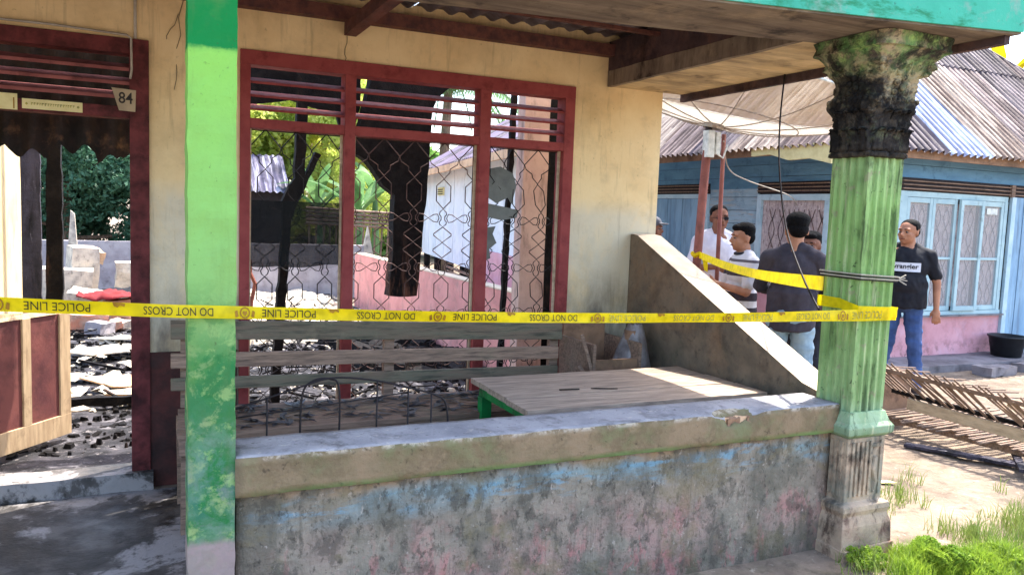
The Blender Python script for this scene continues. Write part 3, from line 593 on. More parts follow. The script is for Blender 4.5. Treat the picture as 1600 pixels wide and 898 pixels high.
# ---- inside walls still standing
MB().rbox((-.90, 4.95, .0), (-.765, 6.6, 2.3), .2, .002).build('inner_wall', 'side_cream', H, label='sunlit cream inner wall behind the door')
MB().rbox((2.55, 5.35, .0), (2.755, 5.47, 2.62), .08, .004).build('inner_pillar', 'pillar_tan', H, label='scorched pinkish pillar stump inside the house')
MB().rbox((2.765, 5.36, .0), (2.99, 5.45, 2.55), .05, .012).build('inner_pillar', 'char', H, label='blackened strip beside the pink pillar')
sw = MB().rbox((3.0, 4.93, .0), (3.14, 12.2, .89), .12, .005).build('side_wall_stub', 'pink_wall', H, label='low pink side wall left after the fire')
MB().rbox((2.995, 4.93, .892), (3.145, 12.2, .905), .12, .002).build('wall_stub_top', 'wall_top', sw)
MB().rbox((-6, 14.0, .0), (3.6, 14.15, .93), .2, .006).build('rear_wall_stub', 'grey_wall', H, label='low grey rear wall beyond the ashes')
# burnt sheet hanging inside above the door
us = [i*.13/8 for i in range(int(1.02/.13*8)+1)]
RR = random.Random(3); jit = [RR.uniform(-.03, .03) for _ in range(200)]
hs = corr_strip(us, (-1.0, 5.2, 2.74), (1, 0, 0), (.0, .04, -1), (0, 1, 0), lambda u: 0, lambda u: .905-.012*u+.025*cos(2*pi*u/.13)+jit[int(u*9)], .13, .022)
hs.build('hanging_roof_sheet', 'charred_rust', H, smooth=True, label='burnt corrugated sheet hanging behind the door')

# ================================================================== CHARRED TIMBERS
def timber(name, poly, y0, y1, label, cat='charred timber', m='char', group=None):
    R = random.Random(len(label)); pp = []
    n = len(poly)
    for i in range(n):
        a, c = Vector(poly[i]+(0,)), Vector(poly[(i+1) % n]+(0,)); k = max(1, int((c-a).length/.06))
        for j in range(k):
            q = a.lerp(c, j/k); pp.append((q.x+R.uniform(-.005, .005), q.y+R.uniform(-.005, .005)))
    b = MB().prism(pp, 'y', y0, y1).build(name, m)
    return solo(b, (sum(p[0] for p in poly)/n, (y0+y1)/2, min(p[1] for p in poly)), label, cat, group)
timber('charred_post', [(1.617, .97), (1.83, .97), (1.865, 1.5), (1.89, 1.78), (1.9, 2.12), (1.93, 2.74), (1.5, 2.74), (1.44, 2.4), (1.36, 2.08), (1.30, 2.06), (1.26, 2.0), (1.44, 1.93), (1.56, 1.76), (1.645, 1.7), (1.64, 1.3)], 5.56, 5.68, 'thick charred post with a corner brace, hanging behind the middle window bay', m='char_post')
timber('charred_post', [(.79, .1), (.85, .1), (.93, 1.5), (.965, 1.6), (1.12, 1.95), (1.08, 1.96), (1.015, 1.80), (1.04, 2.74), (.97, 2.74), (.945, 1.78), (.86, 1.62), (.875, 1.56)], 5.56, 5.64, 'thin crooked charred post behind the left window bay')
timber('charred_ceiling_board', [(.2, 2.27), (.6, 2.25), (.93, 2.31), (1.25, 2.24), (1.34, 2.0), (1.42, 2.30), (1.42, 2.72), (.2, 2.72)], 5.70, 5.74, 'jagged burnt ceiling board above the left window bay')
timber('charred_ceiling_board', [(1.99, 2.42), (2.1, 2.52), (2.3, 2.54), (2.32, 2.72), (1.5, 2.72), (1.95, 2.3)], 5.70, 5.74, 'burnt ceiling scrap above the right part of the window')
timber('charred_post', [(2.34, .2), (2.375, .2), (2.39, 1.4), (2.42, 2.7), (2.385, 2.7), (2.36, 1.5)], 5.2, 5.24, 'burnt slim stud in the right window bay', m='char')
timber('charred_post', [(-.565, .1), (-.47, .1), (-.46, 1.0), (-.455, 2.7), (-.53, 2.7), (-.55, 1.3)], 5.9, 6.0, 'black burnt stud inside the doorway', m='char')
timber('charred_board', [(-.80, .1), (-.66, .1), (-.66, 2.2), (-.79, 2.25)], 6.75, 6.8, 'scorched grey board beside the cream inner wall', m='scorched_board')
o = MB().tube(wobble((.575, 5.1, .5), (.62, 5.15, 1.25), 9, .05, 2), [.012]*10, 6).build('burnt_pipe', 'rust_red')
solo(o, (.58, 5.1, .5), 'bent red burnt pipe in the left window bay', 'pipe')

# ================================================================== DEBRIS
def pile(name, m, n, x0, x1, y0, y1, z, s0, s1, seed, flat=.35):
    R = random.Random(seed); b = MB()
    for _ in range(n):
        x, y = R.uniform(x0, x1), R.uniform(y0, y1); s_ = R.uniform(s0, s1); k = R.randint(4, 6); a0 = R.random()*6
        tz, ty_ = R.uniform(-.5, .5), R.uniform(-.5, .5)
        top = [(x+s_*cos(a0+2*pi*i/k)*R.uniform(.5, 1), y+s_*sin(a0+2*pi*i/k)*R.uniform(.5, 1)) for i in range(k)]
        zz_ = z+R.uniform(-.01, .02); th = s_*flat*R.uniform(.1, .9)
        up = [(p[0], p[1], zz_+th+(p[0]-x)*tz*.6+(p[1]-y)*ty_*.6) for p in top]; dn = [(x+(p[0]-x)*1.5, y+(p[1]-y)*1.5, zz_-.03) for p in top]
        o = len(b.v); b.v += up+dn; b.f.append(tuple(o+i for i in range(k)))
        for i in range(k): b.f.append((o+i, o+k+i, o+k+(i+1) % k, o+(i+1) % k))
    return b.build(name, m)
tag(pile('ash_debris', 'char', 9000, -2.5, 3.0, 5.3, 12.5, .07, .006, .04, 1, .3), 'black charcoal lumps and burnt scraps all over the house floor', 'debris', kind='stuff')
tag(pile('plaster_debris', 'pale_plaster', 2600, -3, 3.0, 6.3, 13.8, .07, .006, .045, 2, .2), 'pale plaster crumbs scattered over the ash', 'debris', kind='stuff')
tag(pile('pale_rubble', 'pale_plaster', 900, .6, 2.6, 9.0, 13.9, .10, .05, .2, 21, .3), 'white rubble in the sun behind the left window bay', 'debris', kind='stuff')
tag(pile('charcoal_heap', 'char', 300, 1.9, 2.98, 6.8, 9.5, .1, .04, .16, 3, .8), 'bluish black heap of charcoal against the pink wall', 'debris', kind='stuff')
tag(pile('yard_stones', 'pale_plaster', 900, 3.4, 6.5, 1.8, 4.6, -.035, .004, .013, 5, .5), 'small pale stones and chips over the sandy yard', 'debris', kind='stuff')
tag(pile('yard_litter', 'box_brown', 900, 3.5, 6.6, 2.3, 5.4, -.022, .006, .03, 6, .1), 'brown leaf litter over the sandy yard', 'debris', kind='stuff')
R = random.Random(8)
def block(x, y, z, sx, sy, sz, rz, m, label, tilt=0, cat='rubble block', group=None, name='rubble_block', amp=.02):
    b = MB().rbox((-sx/2, -sy/2, 0), (sx/2, sy/2, sz), max(sx, sy, sz)/5, amp*1.4, 6, seed=x*3)
    o = b.build(name, m); o.location = (x, y, z); o.rotation_euler = (tilt, tilt*.6, rz); return tag(o, label, cat, group)
for i, (x, y, z, sx, sy, sz, rz, m_, lb, tl) in enumerate([
    (-1.15, 11.6, .08, 1.1, .25, .62, .1, 'pale_plaster', 'tall broken plaster wall lump left in the rubble seen through the door', .08),
    (-.72, 11.9, .1, .32, .3, .85, .3, 'pale_plaster', 'upright pale block at the peak of the rubble heap', .05),
    (-.60, 11.2, .1, .45, .3, .34, -.2, 'pale_plaster', 'squat pale block in front of the rubble heap', .15),
    (-.62, 10.3, .08, .5, .3, .22, .2, 'pink_brick', 'pinkish brick slab lowest in the rubble heap', .1),
    (-.15, 11.0, .08, .5, .3, .28, .5, 'pink_brick', 'sunlit orange brick lump right of the rubble heap', -.1),
    (-.2, 12.4, .1, .3, .25, .62, .1, 'pale_plaster', 'rounded pale block against the rear wall', .1),
    (-.42, 10.0, .08, .3, .2, .14, 1.1, 'grey_wall', 'small grey block beside the pink slab', .1),
    (-.65, 12.5, .72, .3, .22, .18, .6, 'ply', 'loose brown block balanced on top of the rubble', .3)]):
    block(x, y, z, sx, sy, sz, rz, m_, lb, tl)
R = random.Random(31)
for k in range(18): block(-.5+R.uniform(-.75, .6), 10.9+R.uniform(-1.2, 1.2), .06+R.random()*.08, R.uniform(.12, .24), R.uniform(.1, .14), R.uniform(.07, .13), R.random()*6, *((('pink_brick', 'small broken pinkish brick lying in the rubble heap seen through the door') if k % 2 else ('pale_plaster', 'small pale plaster lump lying in the rubble heap seen through the door'))), R.uniform(-.4, .4), group='loose bricks in the rubble heap', amp=.012)
b = MB()
for k in range(420):
    x, y = R.uniform(-2, 2.9), R.uniform(6.15, 12.5); a = R.random()*6.3; l_ = R.uniform(.08, .45); z0_ = .09+R.random()*.03
    b.bar((x, y, z0_), (x+l_*cos(a), y+l_*sin(a), z0_+R.uniform(-.02, .10)), R.uniform(.008, .03), R.uniform(.006, .02))
tag(b.build('burnt_sticks', 'char'), 'tangle of burnt sticks and laths over the ash', 'debris', kind='stuff')
for k in range(26):
    x, y = R.uniform(-.7, .4), R.uniform(6.4, 10.2); r_ = R.uniform(.05, .16); n_ = R.randint(5, 8)
    b = MB(); pts = [(x+r_*R.uniform(.5, 1.3)*cos(2*pi*q/n_), y+r_*R.uniform(.5, 1.3)*sin(2*pi*q/n_), .10+R.uniform(0, .07)) for q in range(n_)]
    b.v = pts+[(x, y, .16+R.random()*.03)]; b.f = [(q, (q+1) % n_, n_) for q in range(n_)]
    if k == 0: allb = MB()
    allb.add(b.v, b.f)
tag(allb.build('plaster_flakes', 'pale_plaster'), 'pale curled plaster flakes on the ash inside the doorway', 'debris', kind='stuff')
for i, (x, y, sx, sy, c, lb) in enumerate([(-.35, 10.9, .35, .2, 'shirt_red', 'crumpled red cloth on the rubble heap'), (-.05, 11.3, .4, .25, 'tee_black', 'crumpled black cloth on the rubble heap')]):
    b = MB(); n = 10
    for j in range(n+1):
        for k in range(n+1):
            p = Vector((j/n-.5, k/n-.5, 0)); b.v.append((p.x*sx*2, p.y*sy*2, .05+.12*max(0, .5-p.length)+.07*noise.noise(p*7+Vector((i*9, 0, 0)))))
    for j in range(n):
        for k in range(n): o_ = j*(n+1)+k; b.f.append((o_, o_+1, o_+n+2, o_+n+1))
    o = b.build('crumpled_cloth', c, smooth=True); o.modifiers.new('t', 'SOLIDIFY').thickness = .01
    o.location = (x, y, .36); tag(o, lb, 'cloth')
def scrap(x, y, pts, z, rz, tx, m, label, th=.012):
    b = MB().prism(pts, 'z', 0, th); o = b.build('fallen_sheet', m); o.location = (x, y, z); o.rotation_euler = (tx, tx*.5, rz); tag(o, label, 'fallen sheet')
scrap(-.12, 7.0, [(-.32, .05), (-.1, -.2), (.35, -.22), (.5, -.05), (.3, .12), (-.1, .1)], .16, .1, .10, 'ply', 'largest curled plywood sheet on the ash inside the doorway')
scrap(-.05, 6.55, [(-.2, .0), (.1, -.12), (.5, -.1), (.45, .06), (0, .08)], .14, -.1, -.06, 'ply', 'plywood strip just nearer than the largest sheet')
scrap(-.35, 8.4, [(-.35, 0), (-.1, -.2), (.2, -.12), (.5, -.2), (.7, .1), (.2, .25), (-.1, .12)], .16, .2, .05, 'pale_plaster', 'ragged pale board further back on the ash')
scrap(-.2, 9.1, [(-.3, 0), (0, -.15), (.4, -.1), (.5, .15), (.1, .2)], .16, -.3, -.06, 'pale_plaster', 'ragged white board furthest back on the ash')
scrap(-.42, 6.1, [(-.09, 0), (.0, -.05), (.1, -.03), (.08, .05)], .15, .4, .1, 'pale_plaster', 'small white chip near the threshold')
o = MB().rbox((-.55, 6.4, .1), (.3, 6.46, .16), .05, .02, 6).build('burnt_batten', 'char'); solo(o, (-.1, 6.4, .1), 'long burnt batten lying across the ash inside the doorway', 'charred timber')
# ================================================================== BENCH
B = thing('slatted_bench', (1.3, 4.25, 0), 'long weathered slatted bench under the window, strewn with dry leaves', 'bench')
for k in range(4): MB().rbox((.15+.008*k, 3.985+k*.133, .478), (2.46, 3.985+k*.133+.122, .50+.002*(k % 2)), .1, .003, 9, seed=k).build('seat_plank', 'grey_wood', B)
MB().rbox((.16, 3.99, .395), (2.45, 4.015, .476), .1, .003).build('apron', 'grey_wood', B)
MB().rbox((.165, 4.016, .395), (.19, 4.48, .476), .1, .003).build('apron', 'grey_wood', B)
for x, y in ((.17, 4.02), (2.39, 4.02), (.17, 4.46), (2.39, 4.46)): MB().rbox((x, y, .0), (x+.055, y+.05, .394), .08, .003).build('leg', 'grey_wood', B)
for x in (.19, 1.30, 2.40): MB().rbox((x, 4.535, .5), (x+.06, 4.575, .94), .08, .003).build('back_post', 'grey_wood', B)
MB().add([(.14, 4.50, .875), (2.47, 4.50, .80), (2.47, 4.533, .80), (.14, 4.533, .875), (.14, 4.50, .975), (2.47, 4.50, .905), (2.47, 4.533, .905), (.14, 4.533, .975)], BF).build('back_board', 'bench_green', B, bevel=.004, label='wide greenish top board of the bench back')
MB().add([(.14, 4.503, .72), (2.45, 4.503, .675), (2.45, 4.53, .675), (.14, 4.53, .72), (.14, 4.503, .80), (2.45, 4.503, .755), (2.45, 4.53, .755), (.14, 4.53, .80)], BF).build('back_slat', 'grey_wood', B, bevel=.004)
MB().add([(.14, 4.503, .60), (2.45, 4.503, .565), (2.45, 4.53, .565), (.14, 4.53, .60), (.14, 4.503, .665), (2.45, 4.503, .63), (2.45, 4.53, .63), (.14, 4.53, .665)], BF).build('back_slat', 'bench_green', B, bevel=.004)
R = random.Random(4); lv = MB()
for _ in range(230):
    x, y = R.uniform(.35, 2.2), R.uniform(4.02, 4.46); a = R.random()*6.3; l_, w_ = R.uniform(.03, .075), R.uniform(.009, .022); z = .504+R.random()*.012
    u = Vector((cos(a), sin(a), R.uniform(-.25, .25)))*l_; v_ = Vector((-sin(a), cos(a), .3))*w_; p = Vector((x, y, z))
    lv.add([p-u, p-u*.3-v_+Vector((0, 0, .008)), p+u, p-u*.1+v_], [(0, 1, 2), (0, 2, 3)])
tag(lv.build('dry_leaves', 'dark_leaf'), 'curled black leaves scattered over the bench seat', 'leaves', kind='stuff')
# ================================================================== TABLE
T = thing('low_table', (2.35, 3.7, 0), 'low plank table with green apron between bench and porch wall', 'table')
ty0, ty1 = 3.29, 4.06
for k in range(3):
    a_, c_ = ty0+k*(ty1-ty0)/3, ty0+(k+1)*(ty1-ty0)/3-.006
    MB().rbox((1.64+.01*k, a_, .655), (3.09-.015*k, c_, .682+.002*(k % 2)), .08, .0025, 9, seed=k*5).build('table_plank', 'table_wood', T)
for a_, c_ in (((1.70, 3.33, .59), (3.05, 3.355, .653)), ((1.70, 4.0, .59), (3.05, 4.025, .653)), ((1.70, 3.356, .59), (1.725, 3.999, .653)), ((3.025, 3.356, .59), (3.05, 3.999, .653))): MB().box(a_, c_).build('apron', 'table_green', T)
for x, y in ((1.69, 3.31), (3.0, 3.31), (1.69, 3.96), (3.0, 3.96)): MB().box((x, y, 0), (x+.06, y+.06, .588)).build('leg', 'table_green', T, bevel=.003)
o = MB().prism([(1.99, 3.625), (2.10, 3.612), (2.10, 3.618), (1.99, 3.635)], 'z', .686, .691).build('charcoal_splinter', 'char'); solo(o, (2.0, 3.62, .686), 'left of two black splinters lying on the low table', 'splinter')
o = MB().prism([(2.17, 3.615), (2.31, 3.57), (2.31, 3.574), (2.2, 3.616)], 'z', .686, .690).build('charcoal_splinter', 'char'); solo(o, (2.2, 3.6, .686), 'right of two black splinters lying on the low table', 'splinter')
# ================================================================== WIRE FRAME
F = thing('wire_headboard', (.8, 3.07, .5), 'rusty arched wire bedhead leaning behind the porch wall', 'wire frame')
yf = 3.075
def arch(z): return z
def curve(pts, n=8):
    pts = [Vector(p) for p in pts]; out = []
    P = [pts[0]]+pts+[pts[-1]]
    for i in range(1, len(P)-2):
        for k in range(n):
            t_ = k/n; a, b_, c_, d_ = P[i-1], P[i], P[i+1], P[i+2]
            out.append(.5*((2*b_)+(-a+c_)*t_+(2*a-5*b_+4*c_-d_)*t_*t_+(-a+3*b_-3*c_+d_)*t_**3))
    return out+[pts[-1]]
MB().tube(curve([(.16, yf, .80), (.36, yf, .85), (.55, yf, .905), (.68, yf, .935), (.85, yf, .915), (1.0, yf, .875), (1.10, yf, .842), (1.15, yf, .80), (1.165, yf, .66)]), .0042, 6).build('top_rail', 'wire_black', F, smooth=True)
MB().tube(curve([(.555, yf+.004, .6), (.56, yf+.004, .86), (.60, yf+.004, .925), (.67, yf+.004, .93), (.705, yf+.004, .88), (.705, yf+.004, .6)]), .0042, 6).build('hoop', 'wire_black', F, smooth=True)
for x, zt in ((.305, .84), (.43, .87), (.855, .912), (.985, .877), (1.085, .845), (.19, .8)): MB().tube([(x, yf-.003, .55), (x, yf-.003, zt)], .0036, 6).build('upright', 'wire_black', F, smooth=True)
MB().tube([(.16, yf+.006, .79), (.56, yf+.006, .82), (1.0, yf+.006, .86)], .003, 5).build('cross_wire', 'wire_black', F, smooth=True)
MB().tube([(.16, yf, .62), (1.2, yf, .62)], .0036, 6).build('bottom_rail', 'wire_black', F)
# ================================================================== CRATE + PLASTIC
Kt = thing('wooden_crate', (2.72, 4.4, 0), 'dark open wooden crate in the corner beside the bench', 'crate')
for a_, c_ in (((2.56, 4.25, .05), (2.58, 4.7, .80)), ((2.90, 4.25, .05), (2.92, 4.7, .80)), ((2.58, 4.68, .05), (2.90, 4.70, .93)), ((2.58, 4.25, .05), (2.90, 4.27, .55)), ((2.58, 4.27, .42), (2.90, 4.68, .44)), ((2.58, 4.27, .60), (2.90, 4.29, .70))):
    MB().rbox(a_, c_, .1, .003).build('crate_board', 'box_brown' if a_[2] > .5 or c_[2] > .9 else 'grey_wood', Kt)
for i in range(2): MB().bar((2.5, 4.3+i*.02, .86-i*.2), (2.62+i*.03, 4.25, .45), .03, .02).build('loose_batten', 'grey_wood', Kt)
b = MB(); n = 34
for j in range(n+1):
    for k in range(n+1):
        u, v_ = j/n, k/n; a = u*2*pi*.999
        rad = (.05+.155*(v_**.8))*(1+.16*noise.noise(Vector((cos(a)*2.6, sin(a)*2.6, v_*2)))+.10*sin(a*11+v_*4)*(v_))
        z = .90-.5*v_**1.1+.02*noise.noise(Vector((a*3, v_*5, 3)))
        b.v.append((2.98+rad*cos(a)*.85-.04*v_, 4.43+rad*sin(a)*.75, z))
for j in range(n):
    for k in range(n): o_ = j*(n+1)+k; b.f.append((o_, o_+1, o_+n+2, o_+n+1))
o = b.build('plastic_sheet', 'plastic_sheet', smooth=True); solo(o, (2.98, 4.43, .4), 'crumpled grey plastic sheet draped over a sack in the corner', 'plastic sheet')
b = MB(); n = 16
b.loft([[(2.97+.13*(1-.5*v_**3)*cos(2*pi*k/n)*(1+.1*noise.noise(Vector((k, v_*4, 0)))), 4.43+.11*sin(2*pi*k/n)*(1-.5*v_**3), .0+.86*v_) for k in range(n)] for v_ in (0, .1, .3, .5, .7, .85, .95, 1)])
o = b.build('stuffed_sack', 'box_brown', smooth=True); solo(o, (2.97, 4.43, 0), 'brown stuffed sack under the grey plastic sheet', 'sack')
# ================================================================== POLICE TAPE
TP = thing('police_tape', (.2, 2.79, 1.22), 'yellow police tape strung upside down across the porch and off to the dish pole', 'barrier tape')
path = [(-1.4, 2.76, 1.34, .043), (-.38, 2.765, 1.276, .043), (.05, 2.775, 1.248, .042), (.2, 2.787, 1.240, .042), (.31, 2.783, 1.236, .042), (.9, 2.765, 1.214, .040), (1.5, 2.755, 1.197, .040), (2.0, 2.745, 1.187, .039), (2.5, 2.735, 1.181, .042), (2.9, 2.728, 1.180, .050), (3.09, 2.718, 1.180, .056), (3.34, 2.718, 1.182, .064)]
pc = curve([Vector(p[:3]) for p in path], 6); wc = [p[3] for p in path]
def wid(i): t_ = i/6; k = min(int(t_), len(wc)-2); return wc[k]+(wc[k+1]-wc[k])*(t_-k)
S_ = [0]
for i in range(1, len(pc)): S_.append(S_[-1]+(pc[i]-pc[i-1]).length)
b = MB()
def curl(x): return .005*sin(x*5.1)+.003*sin(x*11)
for i, p in enumerate(pc):
    w_ = wid(i); 
    for k in (-1, -.4, .4, 1): b.v.append((p.x, p.y+curl(p.x)*k*.6-(.002 if abs(k) < 1 else 0)*sin(p.x*7), p.z+k*w_/2))
for i in range(len(pc)-1):
    for k in range(3): b.f.append((i*4+k, (i+1)*4+k, (i+1)*4+k+1, i*4+k+1))
tm = b.build('tape_band', 'tape_yellow', TP, smooth=True)
X_ = [p.x for p in pc]
def on_tape(x, v_, lift=.0022):
    i = max(0, min(len(X_)-2, next((k for k in range(len(X_)-1) if X_[k+1] > x), len(X_)-2))); t_ = (x-X_[i])/(X_[i+1]-X_[i])
    p = pc[i].lerp(pc[i+1], t_); w_ = wid(i)*(1-t_)+wid(i+1)*t_; k = v_*2
    return (x, p.y+curl(p.x)*k*.6-lift-.002, p.z+v_*w_)
def tape_text(txt, x0, x1, m, vscale=.62):
    vs, fs = text_mesh(txt, 1, .0); xs = [v_[0] for v_ in vs]; ys = [v_[1] for v_ in vs]
    sx, cxm = (max(xs)-min(xs)), (max(xs)+min(xs))/2; sy, cym = max(ys)-min(ys), (max(ys)+min(ys))/2
    out = []
    for x, y, z in vs: out.append(on_tape((x0+x1)/2-(x-cxm)/sx*(x1-x0), -(y-cym)/sy*vscale))
    bb = MB().add(out, fs); bb.build('tape_lettering', m, tm)
for t_, x0, x1, m_ in (('POLICE LINE', -.318, -.142, 'print_black'), ('DO NOT CROSS', .007, .216, 'print_black'), ('POLICE LINE', .37, .548, 'print_black'), ('DO NOT CROSS', .691, .903, 'print_black'), ('POLICE LINE', 1.05, 1.225, 'print_black'),
                     ('DO NOT CROSS', 1.364, 1.573, 'print_black'), ('POLICE LINE', 1.72, 1.893, 'print_faded_glare'), ('DO NOT CROSS', 2.034, 2.242, 'print_faded_glare'), ('POLICE LINE', 2.40, 2.564, 'print_faded_glare'), ('DO NOT CROSS', 2.704, 2.905, 'print_faded_glare'), ('POLICE LINE', 3.04, 3.23, 'print_faded_glare'), ('DO NOT CROSS', -.7, -.49, 'print_black')):  # paler print on the right run paints in the glare there
    tape_text(t_, x0, x1, m_)
def emblem(xc, big):
    g = MB(); r = .46 if big else .34
    def P(a, rad, sq=1): return on_tape(xc+cos(a)*rad*.038*sq, sin(a)*rad+(0 if big else .12), .0024)
    if big:
        n = 18; o = 0
        g.v += [P(2*pi*k/n, r, .95) for k in range(n)]+[P(2*pi*k/n, r*.72, .95) for k in range(n)]
        g.f += [(k, (k+1) % n, n+(k+1) % n, n+k) for k in range(n)]
        o = len(g.v); g.v += [P(a, rd) for a, rd in ((-pi/2, .26), (-.5, .2), (.6, .24), (pi/2, .12), (pi-.6, .24), (pi+.5, .2))]; g.f.append(tuple(range(o, o+6)))
        for s_ in (-1, 1): o = len(g.v); g.v += [on_tape(xc+s_*.020, -.3), on_tape(xc+s_*.030, -.38), on_tape(xc+s_*.032, .1), on_tape(xc+s_*.024, .2)]; g.f.append((o, o+1, o+2, o+3))
    else:
        g.v += [on_tape(xc-.018, .5), on_tape(xc-.014, .22), on_tape(xc-.004, .12), on_tape(xc+.004, .3), on_tape(xc+.016, .2), on_tape(xc+.018, .42), on_tape(xc+.006, .5)]; g.f.append(tuple(range(7)))
    g.build('tape_emblem', 'print_brown', tm)
for xc in (-.385, .315, .99, 1.667, 2.32, 2.985): emblem(xc, True)
for xc in (-.063, .611, 1.286, 1.97, 2.62): emblem(xc, False)
# loop round the column and run to the dish pole
h_ = .128
lp = [(CX+h_, CY-h_-.0, 1.182), (CX+h_+.002, CY+h_, 1.20), (CX-h_, CY+h_+.002, 1.225), (CX-h_-.002, CY-h_*.1, 1.225), (CX-h_-.002, CY-h_, 1.20), (CX+h_, CY-h_-.004, 1.19)]
b = MB()
for i, p in enumerate(lp):
    w_ = (.062, .06, .055, .05, .05, .05)[i]
    b.v += [(p[0], p[1], p[2]-w_/2), (p[0], p[1], p[2]+w_/2)]
for i in range(len(lp)-1): b.f.append((2*i, 2*i+2, 2*i+3, 2*i+1))
b.build('tape_loop', 'tape_yellow', TP)
b = MB(); A_, Z_ = Vector((3.077, 2.94, 1.31)), Vector((4.41, 5.63, 1.30))
for i in range(25):
    t_ = i/24; p = A_.lerp(Z_, t_); w_ = .072*(1-t_)+.058*t_; tw = .5*sin(t_*pi)*1.0; sag = -.04*sin(pi*t_)
    up = Vector((.3*sin(tw), 0, cos(tw)))*w_/2
    b.v += [tuple(p+up+Vector((0, 0, sag))), tuple(p-up+Vector((0, 0, sag)))]
for i in range(24): b.f.append((2*i, 2*i+1, 2*i+3, 2*i+2))
b.build('tape_band', 'tape_yellow', TP, smooth=True)
MB().tube([(4.415+.03*cos(a), 5.675+.03*sin(a), 1.30+.01*sin(a*3)) for a in [k*pi/6 for k in range(12)]], .022, 6, closed=True).build('tape_knot', 'tape_yellow', TP)
MB().add([(4.43, 5.62, 1.29), (4.48, 5.60, 1.28), (4.49, 5.6, 1.15), (4.45, 5.6, 1.17)], [(0, 1, 2, 3)]).build('tape_tail', 'tape_yellow', TP)
# wire tie round the column
WT = thing('wire_tie', (CX, CY, 1.36), 'black and silver wire tied round the fluted column above the tape', 'wire')
for k in range(4):
    z = 1.345+k*.008; hh = .122+.002*k
    MB().tube([(CX-hh, CY-hh, z+.004), (CX+hh, CY-hh, z-.008), (CX+hh, CY+hh, z), (CX-hh, CY+hh, z+.006)], .0036, 5, closed=True).build('wire_turn', 'wire_black' if k % 2 == 0 else 'conduit', WT)
for k in range(5): MB().tube([(CX+.126, CY-.12, 1.35), (CX+.15+random.uniform(0, .03), CY-.14, 1.35+random.uniform(-.03, .035))], .003, 4).build('wire_end', 'conduit', WT)
# black cable hanging from the eave
o = MB().tube(curve([(3.50, 3.76, 2.49), (3.45, 3.72, 2.2), (3.36, 3.6, 1.9), (3.27, 3.42, 1.57), (3.15, 3.15, 1.32), (3.085, 2.96, 1.17)]), .0055, 6).build('hanging_cable', 'wire_black', smooth=True)
solo(o, (3.50, 3.76, 2.49), 'black cable hanging from the porch eave down to the fluted column', 'cable')

# ================================================================== SATELLITE DISH
DS = thing('satellite_dish', (4.42, 5.66, 0), 'large mesh satellite dish on rust-red poles beside the house', 'satellite dish')
hub = Vector((4.456, 5.656, 2.42)); nrm = Vector((.17, -.10, 1)).normalized(); RD = 1.32; dep = .30
e1 = nrm.orthogonal().normalized(); e2 = nrm.cross(e1)
def dp(r, a): return hub+Vector((.10, 0, 0))+(e1*cos(a)+e2*sin(a))*r+nrm*(dep*(r/RD)**2)
NR, NA = 8, 48
for sct in range(8):
    b = MB()
    for i in range(NR+1):
        for j in range(NA//8+1): b.v.append(tuple(dp(.06+(RD-.06)*i/NR, 2*pi*(sct*6+j)/NA)))
    for i in range(NR):
        for j in range(6): o_ = i*7+j; b.f.append((o_, o_+1, o_+8, o_+7))
    b.build('mesh_sector', 'dish_mesh', DS, smooth=True)
for k in range(12):
    a = 2*pi*(k+.5)/12; pts = [dp(.05+(RD-.05)*i/8, a)-nrm*.012 for i in range(9)]; MB().tube(pts, .0055, 5).build('rib', 'rib_grey', DS)
MB().tube([dp(RD, 2*pi*k/48) for k in range(48)], .010, 6, closed=True).build('rim', 'white_box', DS)
MB().tube([dp(RD*.5, 2*pi*k/48)-nrm*.01 for k in range(48)], .005, 5, closed=True).build('support_ring', 'rib_grey', DS)
MB().tube([hub-nrm*.03+Vector((.05, 0, 0)), hub+nrm*.01+Vector((.05, 0, 0))], .09, 16).build('hub_plate', 'rib_grey', DS)
MB().tube([(4.40, 5.68, -.0), (4.42, 5.67, 1.2), (4.45, 5.66, 2.2)], .038, 10).build('pole', 'rust_red', DS, smooth=True)
MB().tube([(4.70, 5.72, 0), (4.69, 5.72, 1.2), (4.675, 5.72, 2.36)], .019, 8).build('pole', 'rust_red', DS, smooth=True, label='thinner second pole')
MB().box((4.415, 5.60, 2.14), (4.485, 5.68, 2.37)).build('mount_bracket', 'white_box', DS, bevel=.004)
MB().box((4.50, 5.6, 2.17), (4.55, 5.65, 2.36)).build('actuator', 'white_box', DS, bevel=.006)
MB().tube([(4.52, 5.6, 2.17), (4.58, 5.6, 2.14), (4.64, 5.62, 2.26)], .008, 6).build('actuator_arm', 'white_box', DS)
MB().tube([hub+Vector((.0, 0, 0)), (4.45, 5.65, 2.37)], .03, 8).build('neck', 'vent_dark', DS)
MB().tube(curve([(4.66, 5.7, 2.3), (4.9, 5.9, 2.08), (5.4, 6.2, 2.0), (6.2, 6.5, 1.9), (7.02, 7.2, 1.82)]), .006, 5).build('signal_wire', 'conduit', DS)

# ================================================================== BLUE HOUSE
N = thing('blue_house', (7.1, 6.6, 0), 'blue boarded neighbour house with corrugated hipped roof and pink plaster base', 'house')
XL, YFr = 7.1, 6.6
